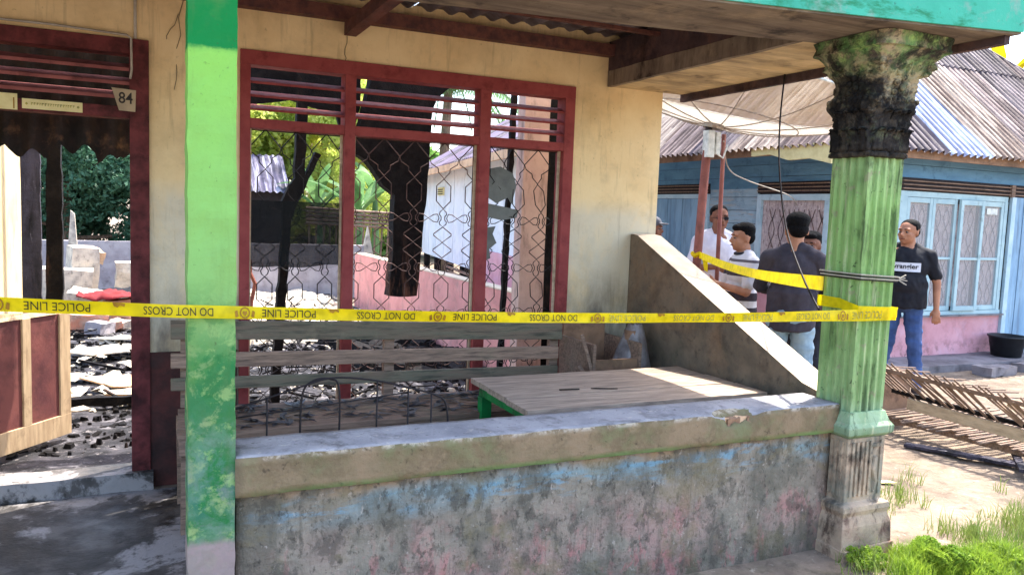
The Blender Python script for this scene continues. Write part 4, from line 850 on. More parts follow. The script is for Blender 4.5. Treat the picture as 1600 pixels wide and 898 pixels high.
# side wall (faces left)
def boards_side(y0, y1, z0, z1, step=.17):
    z = z0; k = 0
    while z < z1-.01:
        zt = min(z+step-.006, z1)
        MB().box((XL-.012-.004*(k % 2), y0, z), (XL+.01, y1, zt)).build('wall_board', 'blue_board', N); z += step; k += 1
boards_side(6.6, 6.74, .56, 2.02); boards_side(7.93, 8.88, .56, 2.02); boards_side(10.26, 13.5, .56, 2.02)
z = 2.02
while z < 2.62: MB().box((XL-.012, 6.6, z), (XL+.01, 13.5, z+.145)).build('wall_board', 'deep_blue_board', N); z += .15
MB().box((XL+.011, 6.62, 0), (XL+.12, 13.5, 2.66)).build('wall_core', 'vent_dark', N)
for y0, y1, zt in ((6.6, 9.0, .56), (10.14, 13.5, .56), (6.742, 7.928, .72)): MB().rbox((XL-.03-(.003 if zt > .6 else 0), y0, 0 if zt < .6 else .561), (XL+.01, y1, zt), .3, .002).build('plaster_base', 'pink_plaster', N)
# window in the side wall
def win_x(y0, y1, z0, z1):
    b = MB(); t_ = .075
    b.box((XL-.04, y0, z0), (XL+.006, y0+t_, z1)); b.box((XL-.04, y1-t_, z0), (XL+.006, y1, z1)); b.box((XL-.038, y0+t_, z1-t_), (XL+.004, y1-t_, z1)); b.box((XL-.038, y0+t_, z0), (XL+.004, y1-t_, z0+t_)); b.box((XL-.036, y0+t_, z0+.36), (XL+.002, y1-t_, z0+.40))
    f = b.build('side_window', 'pale_blue', N, bevel=.003)
    MB().box((XL+.000, y0+t_, z0+t_), (XL+.008, y1-t_, z1-t_)).build('lace_curtain', 'lace', f)
    g = MB()
    for yy in np.arange(y0+.12, y1-.1, .16):
        g.tube([(XL-.012, yy+.05*sin(q*.9), z0+.08+q*.08) for q in range(int((z1-z0-.16)/.08))], .004, 4); g.tube([(XL-.014, yy-.05*sin(q*.9), z0+.08+q*.08) for q in range(int((z1-z0-.16)/.08))], .004, 4)
    g.build('window_grille', 'wire_rust', f)
win_x(6.745, 7.925, .73, 1.95)
def vent_x(y0, y1):
    v_ = MB().box((XL-.035, y0, 1.965), (XL+.008, y1, 2.10)).build('louvre_vent', 'vent_dark', N)
    for k in range(3): MB().box((XL-.06, y0+.01, 1.985+k*.042), (XL-.036, y1-.01, 1.997+k*.042)).build('louvre_slat', 'grey_wood', v_)
vent_x(6.745, 7.925); vent_x(8.89, 10.25)
# door of vertical planks in the side wall
b = MB(); b.box((XL-.04, 8.885, 0), (XL+.006, 8.95, 1.96)); b.box((XL-.04, 10.19, 0), (XL+.006, 10.255, 1.96)); b.box((XL-.038, 8.95, 1.90), (XL+.004, 10.19, 1.96))
dr = b.build('plank_door', 'pale_blue', N)
for k in range(7): MB().box((XL-.02-.008*(k % 2), 8.955+k*.1765, .02), (XL+.004, 8.955+k*.1765+.168, 1.895)).build('door_plank', 'door_blue', dr)
# front wall
MB().rbox((7.1, YFr-.02, -.05), (13.2, YFr+.1, .56), .3, .003).build('plaster_base', 'pink_plaster', N, label='pink plaster base of the front wall')
MB().box((7.2, YFr+.03, .565), (13.2, YFr+.12, 2.66)).build('wall_core', 'vent_dark', N)
MB().box((7.1, YFr-.02, .562), (7.97, YFr+.028, 2.18)).build('corner_panel', 'blue_board', N)
z = 2.185
while z < 2.6:
    MB().box((7.1, YFr-.018, z), (13.2, YFr+.02, z+.145)).build('wall_board', 'deep_blue_board', N); z += .15
fr = MB(); xs = [7.975, 8.60, 9.13, 9.67, 9.87]
b = MB(); b.box((7.975, YFr-.05, .565), (9.90, YFr+.02, .61)); b.box((7.975, YFr-.03, 1.965), (9.90, YFr+.02, 2.03))
for x in (7.975, 8.035, 9.84): b.box((x, YFr-.034, .61), (x+.06, YFr+.018, 1.965))
wf = b.build('front_window', 'mint_frame', N)
MB().box((7.97, YFr-.09, .545), (9.93, YFr-.021, .564)).build('window_sill', 'concrete', N)
x = 8.10
for k in range(4):
    w_ = .43; c_ = MB(); t_ = .05; yy = YFr-.032+(-.05 if k == 2 else 0)
    c_.box((x, yy, .615), (x+t_, yy+.035, 1.96)); c_.box((x+w_-t_, yy, .615), (x+w_, yy+.035, 1.96)); c_.box((x+t_, yy+.002, 1.90), (x+w_-t_, yy+.033, 1.96)); c_.box((x+t_, yy+.002, .615), (x+w_-t_, yy+.033, .67)); c_.box((x+t_, yy+.004, 1.235), (x+w_-t_, yy+.028, 1.265))
    cs = c_.build('casement', 'mint_frame', wf, bevel=.003)
    b = MB(); nn = 16
    for i in range(nn+1):
        xx = x+t_+(w_-2*t_)*i/nn
        for zz_ in (.66, 1.91): b.v.append((xx, YFr+.012+.010*sin(i*1.9), zz_))
    for i in range(nn): b.f.append((2*i, 2*i+2, 2*i+3, 2*i+1))
    b.build('lace_curtain', 'lace', cs, smooth=True)
    g = MB()
    for sg in (-1, 1):
        for xc in (x+.14, x+.29): g.tube([(xc+sg*.05*sin(q*.8), YFr-.001, .67+q*.06) for q in range(21)], .004, 4)
    g.build('window_grille', 'wire_rust', cs)
    MB().box((x+t_, yy+.016, .67), (x+w_-t_, yy+.019, 1.90)).build('glass_pane', 'glass_pane', cs)
    if k == 3: MB().box((x+.12, yy+.010, 1.80), (x+.32, yy+.014, 1.88)).build('white_notice', 'white_box', cs)
    x += .435
v_ = MB().box((7.975, YFr-.03, 2.035), (13.2, YFr+.02, 2.182)).build('louvre_vent', 'vent_dark', N)
for k in range(3): MB().box((7.98, YFr-.06, 2.05+k*.045), (9.9, YFr-.031, 2.063+k*.045)).build('louvre_slat', 'grey_wood', v_); MB().box((9.99, YFr-.06, 2.05+k*.045), (12.2, YFr-.031, 2.063+k*.045)).build('louvre_slat', 'grey_wood', v_)
MB().box((9.91, YFr-.062, 2.03), (9.98, YFr-.031, 2.18)).build('vent_post', 'grey_wood', v_)
b = MB(); b.box((9.94, YFr-.06, .0), (10.02, YFr-.021, 2.03)); d2 = b.build('front_door', 'pale_blue', N)
for k in range(9): MB().box((10.025+k*.16, YFr-.05-.006*(k % 2), .02), (10.025+k*.16+.152, YFr-.021, 2.03)).build('door_plank', 'door_blue', d2)
# roof
EX, EY, EZ, FXR, tp = 6.58, 6.25, 2.5, 13.4, .92
up = Vector((0, 1, tp)); nf = Vector((0, -tp, 1)).normalized()
pit = .11; W_ = .8
def roof_face(o, eu, eup, en, U, rows, vlim, matsel, lab):
    nU = int(U/W_)+1
    for k in range(nU):
        for r_ in range(rows):
            u0 = k*W_; u1 = min(U, u0+W_+.06)
            va, vb = r_*1.45-(.05 if r_ else .06), (r_+1)*1.45
            us = np.arange(u0, u1+1e-6, pit/6); us = [u for u in us if vlim(u) > va+.02]
            if len(us) < 3: continue
            lift = .012*r_*0+.010*(k % 2)+.014*(r_ % 2)
            b = corr_strip(us, Vector(o)+Vector(en)*lift, eu, eup, en, lambda u: va, lambda u: max(va+.01, min(vb, vlim(u))), pit, .027)
            b.build('roof_sheet', matsel(k, r_), N, smooth=True)
R = random.Random(12)
def selF(k, r):
    xx = EX+k*W_
    if k == 2 and r < 1: return 'zinc_new'
    if k == 2: return 'zinc_rust'
    return R.choice(['zinc_rust', 'zinc_rust', 'zinc_brown', 'zinc_brown', 'zinc_cream'] if r == 0 else ['zinc_brown', 'zinc_brown', 'zinc_rust'])
roof_face((EX, EY, EZ), (1, 0, 0), up, nf, FXR-EX, 3, lambda u: min(u, FXR-EX-u), selF, 'front')
roof_face((EX, EY, EZ), (0, 1, 0), (1, 0, tp), Vector((-tp, 0, 1)).normalized(), 8.0, 3, lambda u: min(u, 3.41), lambda k, r: R.choice(['zinc_cream', 'zinc_rust', 'zinc_cream', 'zinc_brown'])+'_side', 'side')
hip = [(EX+t_, EY+t_, EZ+tp*t_+.02) for t_ in (0, 1.2, 2.4, 3.4)]
MB().tube(hip, .04, 8).build('hip_cap', 'zinc_brown', N); MB().tube([(FXR-t_, EY+t_, EZ+tp*t_+.02) for t_ in (0, 1.2, 2.4, 3.4)], .03, 8).build('hip_cap', 'zinc_brown', N)
MB().box((EX+.04, EY+.02, EZ-.13), (FXR, EY+.045, EZ-.022)).build('eave_board', 'box_brown', N); MB().box((EX+.02, EY+.046, EZ-.13), (EX+.045, EY+8, EZ-.022)).build('eave_board', 'box_brown', N)
MB().prism([(6.28, 2.47), (7.5, 2.455), (7.5, 2.37), (7.2, 2.38), (6.9, 2.30), (6.6, 2.31), (6.28, 2.24)], 'x', 6.55, 6.60).build('torn_eave_lining', 'sign_cream', N, label='torn cream strip under the corner eave')
MB().box((EX+.3, EY+.3, 2.445), (13.2, 14, 2.455)).build('ceiling', 'vent_dark', N)
MB().rbox((6.75, 6.0, -.02), (13.2, 6.58, .07), .25, .01).build('terrace', 'concrete', N, label='raised concrete step along the front')
# bucket
bk = MB(); n = 24
secs = [[(9.72+r*cos(2*pi*k/n), 6.30+r*sin(2*pi*k/n), z) for k in range(n)] for z, r in ((.07, .155), (.075, .165), (.30, .205), (.305, .22), (.325, .222), (.325, .205), (.10, .15))]
bk.loft(secs); o = bk.build('bucket', 'bucket_black', smooth=True); solo(o, (9.72, 6.3, .07), 'black plastic bucket on the step before the pink plaster wall', 'bucket')
# stone line before terrace
for i, (x, y, s_) in enumerate(((8.7, 5.75, .5), (9.5, 5.8, .6))):
    block(x, y, 0, s_, .22, .09, .05, 'concrete', ['flat stone left of the bucket, before the step', 'flat stone below the black bucket, before the step'][i], 0, 'stone', name='flat_stone')

# ================================================================== SLATTED RACK
RK = thing('slatted_rack', (5.6, 4.0, 0), 'upper collapsed bamboo slat rack propped on the brown box', 'bamboo rack')
pa, pb = Vector((5.235, 4.50, .505)), Vector((5.25, 2.75, .47))     # top rail, running towards the viewer
MB().bar(pa, pb, .04, .032).build('rail', 'bamboo', RK, bevel=.006, label='sunlit long top rail')
lo_, lb_ = pa+Vector((.07, -.2, -.165)), pb+Vector((.10, -.12, -.16))
MB().bar(lo_, lb_, .025, .03).build('rail', 'char', RK)
R = random.Random(6); ns = 44
for i in range(ns):
    t_ = (i+.5)/ns; p = pa.lerp(pb, t_+R.uniform(-.01, .01)); q = lo_.lerp(lb_, t_)+Vector((R.uniform(-.01, .01), -.02+R.uniform(-.045, .045), -.02))
    if i in (5, 6, 14, 23, 24, 31): continue
    d = (p-q).normalized()
    MB().bar(q-d*R.uniform(0, .03), p+d*R.uniform(.03, .10)+Vector((-.01, .02, .0)), .013, .007, up=(1, 0, 0)).build('slat', 'bamboo', RK)
    if i % 2 == 0: MB().bar(p+Vector((-.03, 0, .0)), p+Vector((R.uniform(.45, .62), .03, -.05)), .016, .009).build('slat', 'bamboo', RK)
MB().bar(pa+Vector((.06, -.35, -.235)), pb+Vector((.10, -.1, -.23)), .02, .085).build('side_board', 'pale_board', RK, bevel=.003)
MB().bar((5.30, 3.38, .46), (5.55, 2.95, .10), .045, .05).build('prop', 'pale_board', RK, bevel=.003)
RK2 = thing('slatted_rack', (5.7, 3.8, 0), 'lower bamboo slat rack lying flat on the sand', 'bamboo rack')
pa, pb = Vector((5.30, 4.40, .12)), Vector((5.62, 2.7, .08))
MB().bar(pa, pb, .04, .05).build('rail', 'grey_wood', RK2); MB().bar(pa+Vector((.75, 0, 0)), pb+Vector((.75, 0, 0)), .04, .05).build('rail', 'grey_wood', RK2)
for i in range(44):
    p = pa.lerp(pb, (i+.5)/44+R.uniform(-.008, .008))
    MB().bar(p+Vector((-R.uniform(.05, .22), 0, .035)), p+Vector((R.uniform(.8, 1.0), R.uniform(-.05, .05), .035+R.uniform(0, .02))), .018, .010).build('slat', 'bamboo', RK2)
o = MB().rbox((5.30, 4.42, .0), (5.66, 4.70, .45), .07, .008).build('brown_box', 'box_brown'); solo(o, (5.48, 4.55, 0), 'brown weathered box holding up the end of the slat rack', 'box')

for (x0_, y0_, x1_, y1_, w_, z_, lb) in ((5.05, 3.95, 5.5, 3.0, .09, .03, 'dark charred plank lying on the sand nearest the green column'), (5.75, 4.5, 6.5, 3.4, .12, .05, 'wide grey plank lying flat beyond the slat racks'), (5.6, 3.5, 5.15, 3.15, .05, .05, 'short dark stick lying across in front of the slat racks')):
    b = MB().bar((x0_, y0_, z_), (x1_, y1_, z_+.02), w_, .022); o = b.build('fallen_plank', 'scorched_board' if w_ < .1 else 'grey_wood', bevel=.003); solo(o, ((x0_+x1_)/2, (y0_+y1_)/2, z_), lb, 'plank')
# ================================================================== WHITE HOUSE BEHIND
WH = thing('white_house', (4.0, 11, 0), 'white raised house with purple-grey zinc roof behind the pink wall', 'house')
def whp(t_, z, d=0): # along wall from far (0) to near (1)
    a, c_ = Vector((4.9, 14.6, 0)), Vector((3.84, 8.3, 0)); dd = (c_-a).normalized(); n_ = Vector((dd.y, -dd.x, 0))
    p = a.lerp(c_, t_)+n_*d; return (p.x, p.y, z)
LNG = hypot(1.06, 6.3)
def whbox(t0, t1, z0, z1, d0, d1): return [whp(t0, z0, d0), whp(t1, z0, d0), whp(t1, z0, d1), whp(t0, z0, d1), whp(t0, z1, d0), whp(t1, z1, d0), whp(t1, z1, d1), whp(t0, z1, d1)]
# which side faces the ruin: d>0 toward -X
k = 0; z = .80
t_ = 0
while t_ < 1.2:
    MB().add(whbox(t_, min(t_+.058, 1.25), .80 if t_ < .72 else .55, 2.26, -.02, .02+.004*(k % 2)), BF).build('wall_board', 'white_wall', WH); t_ += .0595; k += 1
MB().add(whbox(.80, 1.22, .45, 1.12, .026, .06), BF).build('plaster_base', 'pink_plaster', WH)
v_ = MB().add(whbox(.27, .35, 1.85, 1.98, .025, .05), BF).build('vent', 'sign_cream', WH)
for q in range(3): MB().add(whbox(.275, .345, 1.865+q*.035, 1.88+q*.035, .051, .058), BF).build('louvre_slat', 'vent_dark', v_)
for q, t_ in enumerate((.02, .2, .38, .55, .7)): MB().add(whbox(t_, t_+.02, 0, .8, -.1, .0), BF).build('stilt', 'char', WH)
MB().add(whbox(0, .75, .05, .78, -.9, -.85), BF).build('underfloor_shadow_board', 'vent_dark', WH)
for q in range(4): MB().add(whbox(.42, .78, .5+q*.07, .53+q*.07, .03, .06), BF).build('fence_slat', 'bamboo', WH)
MB().add(whbox(0, .7, .2, 2.25, -2.0, -1.9), BF).build('rear_wall', 'white_wall', WH); MB().add(whbox(0, .02, .8, 2.25, -1.89, -.021), BF).build('end_wall', 'white_wall', WH)
# roof
a_ = Vector(whp(-.05, 2.24, .35)); c_ = Vector(whp(1.25, 2.24, .35)); eu = (c_-a_).normalized(); ne = Vector((-eu.y, eu.x, 0)) if Vector((-eu.y, eu.x, 0)).x > 0 else Vector((eu.y, -eu.x, 0))
Lr = (c_-a_).length
for k in range(int(Lr/.8)+1):
    us = [u for u in np.arange(k*.8, min(Lr, k*.8+.84), .02)]
    if len(us) < 3: continue
    corr_strip(us, a_+Vector((0, 0, .008*(k % 2))), eu, ne+Vector((0, 0, .62)), Vector((0, 0, 1)), lambda u: 0, lambda u: min(1.7, .1+u*1.05), .12, .016).build('roof_sheet', 'purple_zinc' if k % 3 else 'zinc_brown', WH, smooth=True)
MB().bar(a_-Vector((0, 0, .05)), c_-Vector((0, 0, .05)), .03, .09).build('eave_board', 'ply', WH)
# dark roofed shed far left behind the sooty glass
SH = thing('dark_shed', (3.0, 18.5, 0), 'dark zinc-roofed shed seen through the sooty pane', 'shed')
MB().box((1.9, 18.1, 0), (2.9, 20, 1.95)).build('shed_wall', 'vent_dark', SH)
for k in range(2):
    us = [u for u in np.arange(k*.6, k*.6+.62, .025)]
    corr_strip(us, (1.75, 17.8, 1.85+.01*(k % 2)), (1, 0, 0), (0, 1, .7), (0, 0, 1), lambda u: 0, lambda u: 1.2, .14, .02).build('roof_sheet', 'shed_zinc', SH, smooth=True)
# bamboo fence beyond the ruin
BFN = thing('bamboo_fence', (4.0, 15.2, 0), 'woven bamboo fence seen through the middle window bay', 'fence')
for k in range(5): MB().tube([(2.8, 15.2+.01*k, 1.28+k*.07), (4.6, 15.2, 1.22+k*.07)], .028, 6).build('pole', 'bamboo', BFN)
for k in range(14): MB().tube([(2.85+k*.125, 15.24, .0), (2.9+k*.125+random.uniform(-.03, .03), 15.24, 1.5)], .018, 5).build('stake', 'bamboo', BFN)
o = MB().prism([(-1.0, .4), (-.82, .4), (-.88, 1.35), (-.93, 1.4)], 'y', 13.4, 13.5).build('broken_wall_piece', 'pale_plaster'); solo(o, (-.9, 13.45, .4), 'narrow pale broken wall spike behind the rubble heap', 'wall fragment')
o = MB().prism([(3.66, .5), (3.95, .5), (3.86, .95), (3.8, 1.25)], 'y', 14.5, 14.6).build('broken_wall_piece', 'pale_plaster'); solo(o, (3.8, 14.5, .5), 'pale pointed slab leaning by the bamboo fence', 'wall fragment')

# ================================================================== VEGETATION
def leaf_cloud(centers, per, ls, seed, squash=.8):
    R = np.random.default_rng(seed); V = []; 
    for (cx, cy, cz, r) in centers:
        n = per; d = R.normal(size=(n, 3)); d /= np.linalg.norm(d, axis=1)[:, None]
        rad = r*(.35+.65*R.random(n)**.45); rad *= 1+.22*np.sin(d[:, 0]*7+seed)*np.cos(d[:, 2]*6)
        p = np.array([cx, cy, cz])+d*rad[:, None]*np.array([1, 1, squash])
        a = R.normal(size=(n, 3)); a /= np.linalg.norm(a, axis=1)[:, None]
        b_ = np.cross(a, R.normal(size=(n, 3))); b_ /= np.linalg.norm(b_, axis=1)[:, None]
        s = ls*(.6+.8*R.random(n))[:, None]
        V.append(np.stack([p-a*s, p+b_*s*.42+a*s*.1, p+a*s, p-b_*s*.42+a*s*.1], 1).reshape(-1, 3))
    V = np.concatenate(V); n = len(V)//4
    me = bpy.data.meshes.new('crown'); me.vertices.add(len(V)); me.vertices.foreach_set('co', V.ravel())
    me.loops.add(n*4); me.loops.foreach_set('vertex_index', np.arange(n*4)); me.polygons.add(n)
    me.polygons.foreach_set('loop_start', np.arange(n)*4); me.update(calc_edges=True); return me
def tree(x, y, h, r, m, label, seed, per=520, ls=.16, nb=9, low=.35, group=None, name='leafy_tree'):
    o = thing(name, (x, y, 0), label, 'tree', group); R = random.Random(seed)
    cs = []; tr = MB()
    tr.tube([(x, y, -.1), (x+.1, y, h*.35), (x-.05, y+.05, h*.75)], [.14+.02*h/3, .11, .05], 8)
    for k in range(nb):
        a = R.random()*6.3; rd = r*R.uniform(.2, .85); z = h*R.uniform(low, .95)
        c_ = (x+rd*cos(a), y+rd*sin(a), z, r*R.uniform(.3, .5)); cs.append(c_)
        tr.tube([(x, y, min(z, h*.6)*.8), (x+rd*cos(a)*.5, y+rd*sin(a)*.5, z*.9), c_[:3]], [.06, .04, .015], 6)
    tr.build('trunk', 'bark', o)
    me = leaf_cloud([(a-x, b_-y, c_, d_) for a, b_, c_, d_ in cs], per, ls, seed); me.materials.append(MATS[m])
    c = bpy.data.objects.new('crown', me); COL.objects.link(c); c.parent = o; return o
tree(-1.6, 21, 3.6, 2.6, 'leaf_dark', 'dark green tree seen left through the open doorway', 1, 3000, .065, 12, .12)
tree(.3, 22, 3.4, 2.2, 'leaf_dark', 'dark green tree seen right through the open doorway', 2, 3000, .065, 12, .12)
tree(2.3, 21.5, 4.8, 2.0, 'leaf_yellow', 'yellow-green tree behind the left window bay, farthest left', 3, 2600, .08, 15, .2)
tree(3.9, 20.5, 4.4, 1.9, 'leaf_yellow', 'yellow-green tree behind the left window bay, beside the mullion', 13, 2600, .08, 15, .12)
tree(5.2, 24, 5.6, 2.5, 'leaf_yellow', 'tall yellow-green tree behind the thick charred post', 4, 2600, .08, 14, .15)
tree(7.0, 27, 3.6, 2.6, 'leaf_green', 'low green tree behind the banana plants', 5, 1300, .16, 13, .1)
tree(-4.5, 24, 4.6, 3.0, 'leaf_dark', 'dark tree furthest left beyond the ruin', 6, 900, .16, 10, .15)
tree(10.5, 26, 4.2, 2.6, 'leaf_green', 'green tree beyond the white house', 7, 900, .16, 10, .15)
# banana plants
def frond(o, base, az, ln, w_, droop, m, tears=True, name='banana_leaf', seed=0):
    b = MB(); n = 10; R = random.Random(seed); d = Vector((cos(az), sin(az), 0)); s_ = Vector((-sin(az), cos(az), 0)); P = Vector(base)
    for i in range(n+1):
        t_ = i/n; p = P+d*ln*(t_*.75)+Vector((0, 0, ln*(.85*t_-droop*t_*t_))); ww = w_*sin(pi*min(1, .08+t_*.92))**.6*(.75+.25*R.random() if tears else 1)
        b.v += [tuple(p-s_*ww+Vector((0, 0, -ww*.35))), tuple(p), tuple(p+s_*ww+Vector((0, 0, -ww*.35)))]
    for i in range(n): b.f += [(3*i, 3*i+1, 3*i+4, 3*i+3), (3*i+1, 3*i+2, 3*i+5, 3*i+4)]
    b.build(name, m, o, smooth=True)
def banana(x, y, h, label, seed, m='leaf_banana', nl=8, ln=1.7):
    o = thing('banana_plant', (x, y, 0), label, 'banana plant', 'banana plants'); R = random.Random(seed)
    MB().tube([(x, y, 0), (x+.03, y, h*.5), (x, y, h)], [.12, .09, .05], 8).build('stem', 'leaf_palm', o)
    for k in range(nl): frond(o, (x, y, h-.1+.04*k), k*2.4+R.random(), ln*R.uniform(.7, 1.0), .13*R.uniform(.8, 1.2), R.uniform(.25, .8), m, seed=seed*10+k)
for i, (x, y, h, lb) in enumerate(((4.15, 16.6, 1.5, 'banana plant left of the charred post, nearest the bamboo fence'), (4.75, 17.6, 1.9, 'banana plant showing just beside the charred post'), (3.5, 17.6, 1.6, 'banana plant behind the window mullion'))): banana(x, y, h, lb, i+2)
banana(13.5, 9.3, 3.9, 'yellow-leaved banana plant above the blue house roof', 9, 'leaf_gold', 12, 2.2)
# coconut palm
PT = thing('coconut_palm', (7.4, 20, 0), 'tall coconut palm with drooping fronds seen through the window louvres', 'palm tree')
MB().tube([(7.4, 20, 0), (7.2, 20, 2.5), (7.3, 20, 4.9)], [.2, .14, .12], 8).build('trunk', 'bark', PT)
for k in range(13):
    b = MB(); az = k*2.399; d = Vector((cos(az), sin(az), 0)); s_ = Vector((-sin(az), cos(az), 0)); pr = []
    for i in range(15):
        t_ = i/14; pr.append(Vector((7.3, 20, 4.9))+d*2.3*t_+Vector((0, 0, .9*t_-2.6*t_*t_*(.6+.04*k))))
    b.tube(pr, .02, 4)
    for i in range(1, 15):
        for sg in (-1, 1):
            for q in (0, .5):
                p = pr[i-1].lerp(pr[i], q); tip = p+s_*sg*.38+d*.12+Vector((0, 0, -.42))
                o_ = len(b.v); b.v += [tuple(p), tuple(p+d*.05), tuple(tip)]; b.f.append((o_, o_+1, o_+2))
    b.build('frond', 'leaf_palm', PT)
# grass and weeds
def grass(name, m, spots, label, hgt, wd, seed):
    R = random.Random(seed); b = MB()
    for (x, y, rad, n) in spots:
        for _ in range(n):
            a = R.random()*6.3; q = rad*R.random()**.7; p = Vector((x+q*cos(a), y+q*sin(a), .0)); h = hgt*R.uniform(.4, 1.1)*(1-.5*q/rad)
            ln_ = Vector((R.uniform(-1, 1), R.uniform(-1, 1), 0))*h*.55; s_ = Vector((cos(a*3), sin(a*3), 0))*wd
            b.add([p-s_, p+s_, p+ln_*.35+Vector((0, 0, h*.65))+s_*.7, p+ln_*.35+Vector((0, 0, h*.65))-s_*.7, p+ln_+Vector((0, 0, h))], [(0, 1, 2, 3), (3, 2, 4)])
    return tag(b.build(name, m), label, 'grass', kind='stuff')
grass('grass', 'grass_green', [(4.0, 2.42, .28, 500), (4.3, 2.62, .22, 380), (4.45, 2.4, .3, 400), (3.7, 2.30, .25, 420), (4.05, 3.17, .16, 160), (3.75, 3.1, .13, 120), (4.1, 2.15, .35, 500), (4.78, 3.05, .04, 14), (3.85, 2.75, .1, 60), (4.4, 3.4, .1, 40), (4.7, 2.3, .35, 600), (4.9, 2.7, .25, 160), (3.1, 2.5, .2, 160), (4.6, 2.55, .3, 500), (4.2, 2.25, .3, 500), (3.9, 2.6, .15, 200)], 'green grass tufts growing in the sandy yard by the column', .17, .0022, 4)
grass('fine_grass', 'weed_bright', [(3.36, 2.48, .15, 2200), (3.56, 2.35, .17, 2600), (3.78, 2.36, .14, 1200), (3.2, 2.42, .1, 500)], 'bright lime-green fine grass at the foot of the column', .15, .0018, 14)
def weed(x, y, r, h, label, seed, n=1300):
    R = random.Random(seed)
    cs = [(R.uniform(-r, r)*1.3, R.uniform(-r, r)*.9, R.uniform(.05, .7)*h, r*R.uniform(.2, .5)) for _ in range(14)]
    me = leaf_cloud(cs, n//3, .0075, seed, .9)
    me.materials.append(MATS['weed_bright']); o = bpy.data.objects.new('weed_clump', me); COL.objects.link(o); o.location = (x, y, .02); tag(o, label, 'weed')
weed(3.40, 2.46, .10, .11, 'bright lime-green feathery weed at the foot of the column', 3, 7000)
weed(3.62, 2.36, .11, .07, 'lime-green feathery weed just right of the one at the column foot', 4, 7000)
weed(3.14, 2.60, .07, .05, 'small dark weed tucked under the low porch wall end', 5, 700)
o = MB().prism([(4.02, 3.46), (4.28, 3.38), (4.27, 3.43), (4.1, 3.50)], 'z', .012, .016).build('yellow_leaf', 'sign_cream'); solo(o, (4.1, 3.4, .012), 'pale yellow strip lying on the sand right of the column', 'leaf')

# ================================================================== PEOPLE
TS = bpy.data.scenes.new('work')
def cap_(b, p, q, r1, r2, n=12):
    p, q = Vector(p), Vector(q); d = (q-p); L_ = d.length; d.normalize()
    pts = []; rs = []
    for k in range(5): a = -pi/2+k*pi/8; pts.append(p+d*r1*sin(a)); rs.append(max(.0005, r1*cos(a)))
    pts.append(p); rs.append(r1); pts.append(q); rs.append(r2)
    for k in range(1, 5): a = k*pi/8; pts.append(q+d*r2*sin(a)); rs.append(max(.0005, r2*cos(a)))
    b.tube(pts, rs, n)
def ell_(b, c, r, n=14, rot=None):
    c = Vector(c); secs = []
    for i in range(1, n):
        a = -pi/2+pi*i/n; ring = []
        for k in range(n+4):
            an = 2*pi*k/(n+4); v_ = Vector((r[0]*cos(a)*cos(an), r[1]*cos(a)*sin(an), r[2]*sin(a)))
            if rot: v_ = rot @ v_
            ring.append(tuple(c+v_))
        secs.append(ring)
    b.loft(secs)
def blend(b, name, m, parent, vox, smooth=3, inv=None):
    """fuse overlapping volumes into ONE continuous skin"""
    me = b.data('tmp'); o = bpy.data.objects.new('tmp', me); TS.collection.objects.link(o)
    r_ = o.modifiers.new('r', 'REMESH'); r_.mode = 'VOXEL'; r_.voxel_size = vox
    s_ = o.modifiers.new('s', 'SMOOTH'); s_.iterations = smooth; s_.factor = .6
    vl = TS.view_layers[0]; vl.update(); dg = vl.depsgraph; me2 = bpy.data.meshes.new_from_object(o.evaluated_get(dg))
    bpy.data.objects.remove(o); me2.materials.clear(); me2.materials.append(MATS[m])
    for p in me2.polygons: p.use_smooth = True
    ob = bpy.data.objects.new(name, me2); COL.objects.link(ob); ob.parent = parent; return ob
def folds(o, fx, fz, amp, sd):
    vs = o.data.vertices; n = len(vs); c = np.empty(n*3); vs.foreach_get('co', c); nn_ = np.array([tuple(v_.vector) for v_ in o.data.vertex_normals]); c = c.reshape(-1, 3)
    d = np.array([noise.noise(Vector((p[0]*fx, p[1]*fx, p[2]*fz+sd)))+.5*noise.noise(Vector((p[0]*fx*2.3+p[2]*9, p[1]*fx*2, p[2]*fz*2+sd))) for p in c])
    vs.foreach_set('co', (c+nn_*(amp*d)[:, None]).ravel()); o.data.update()
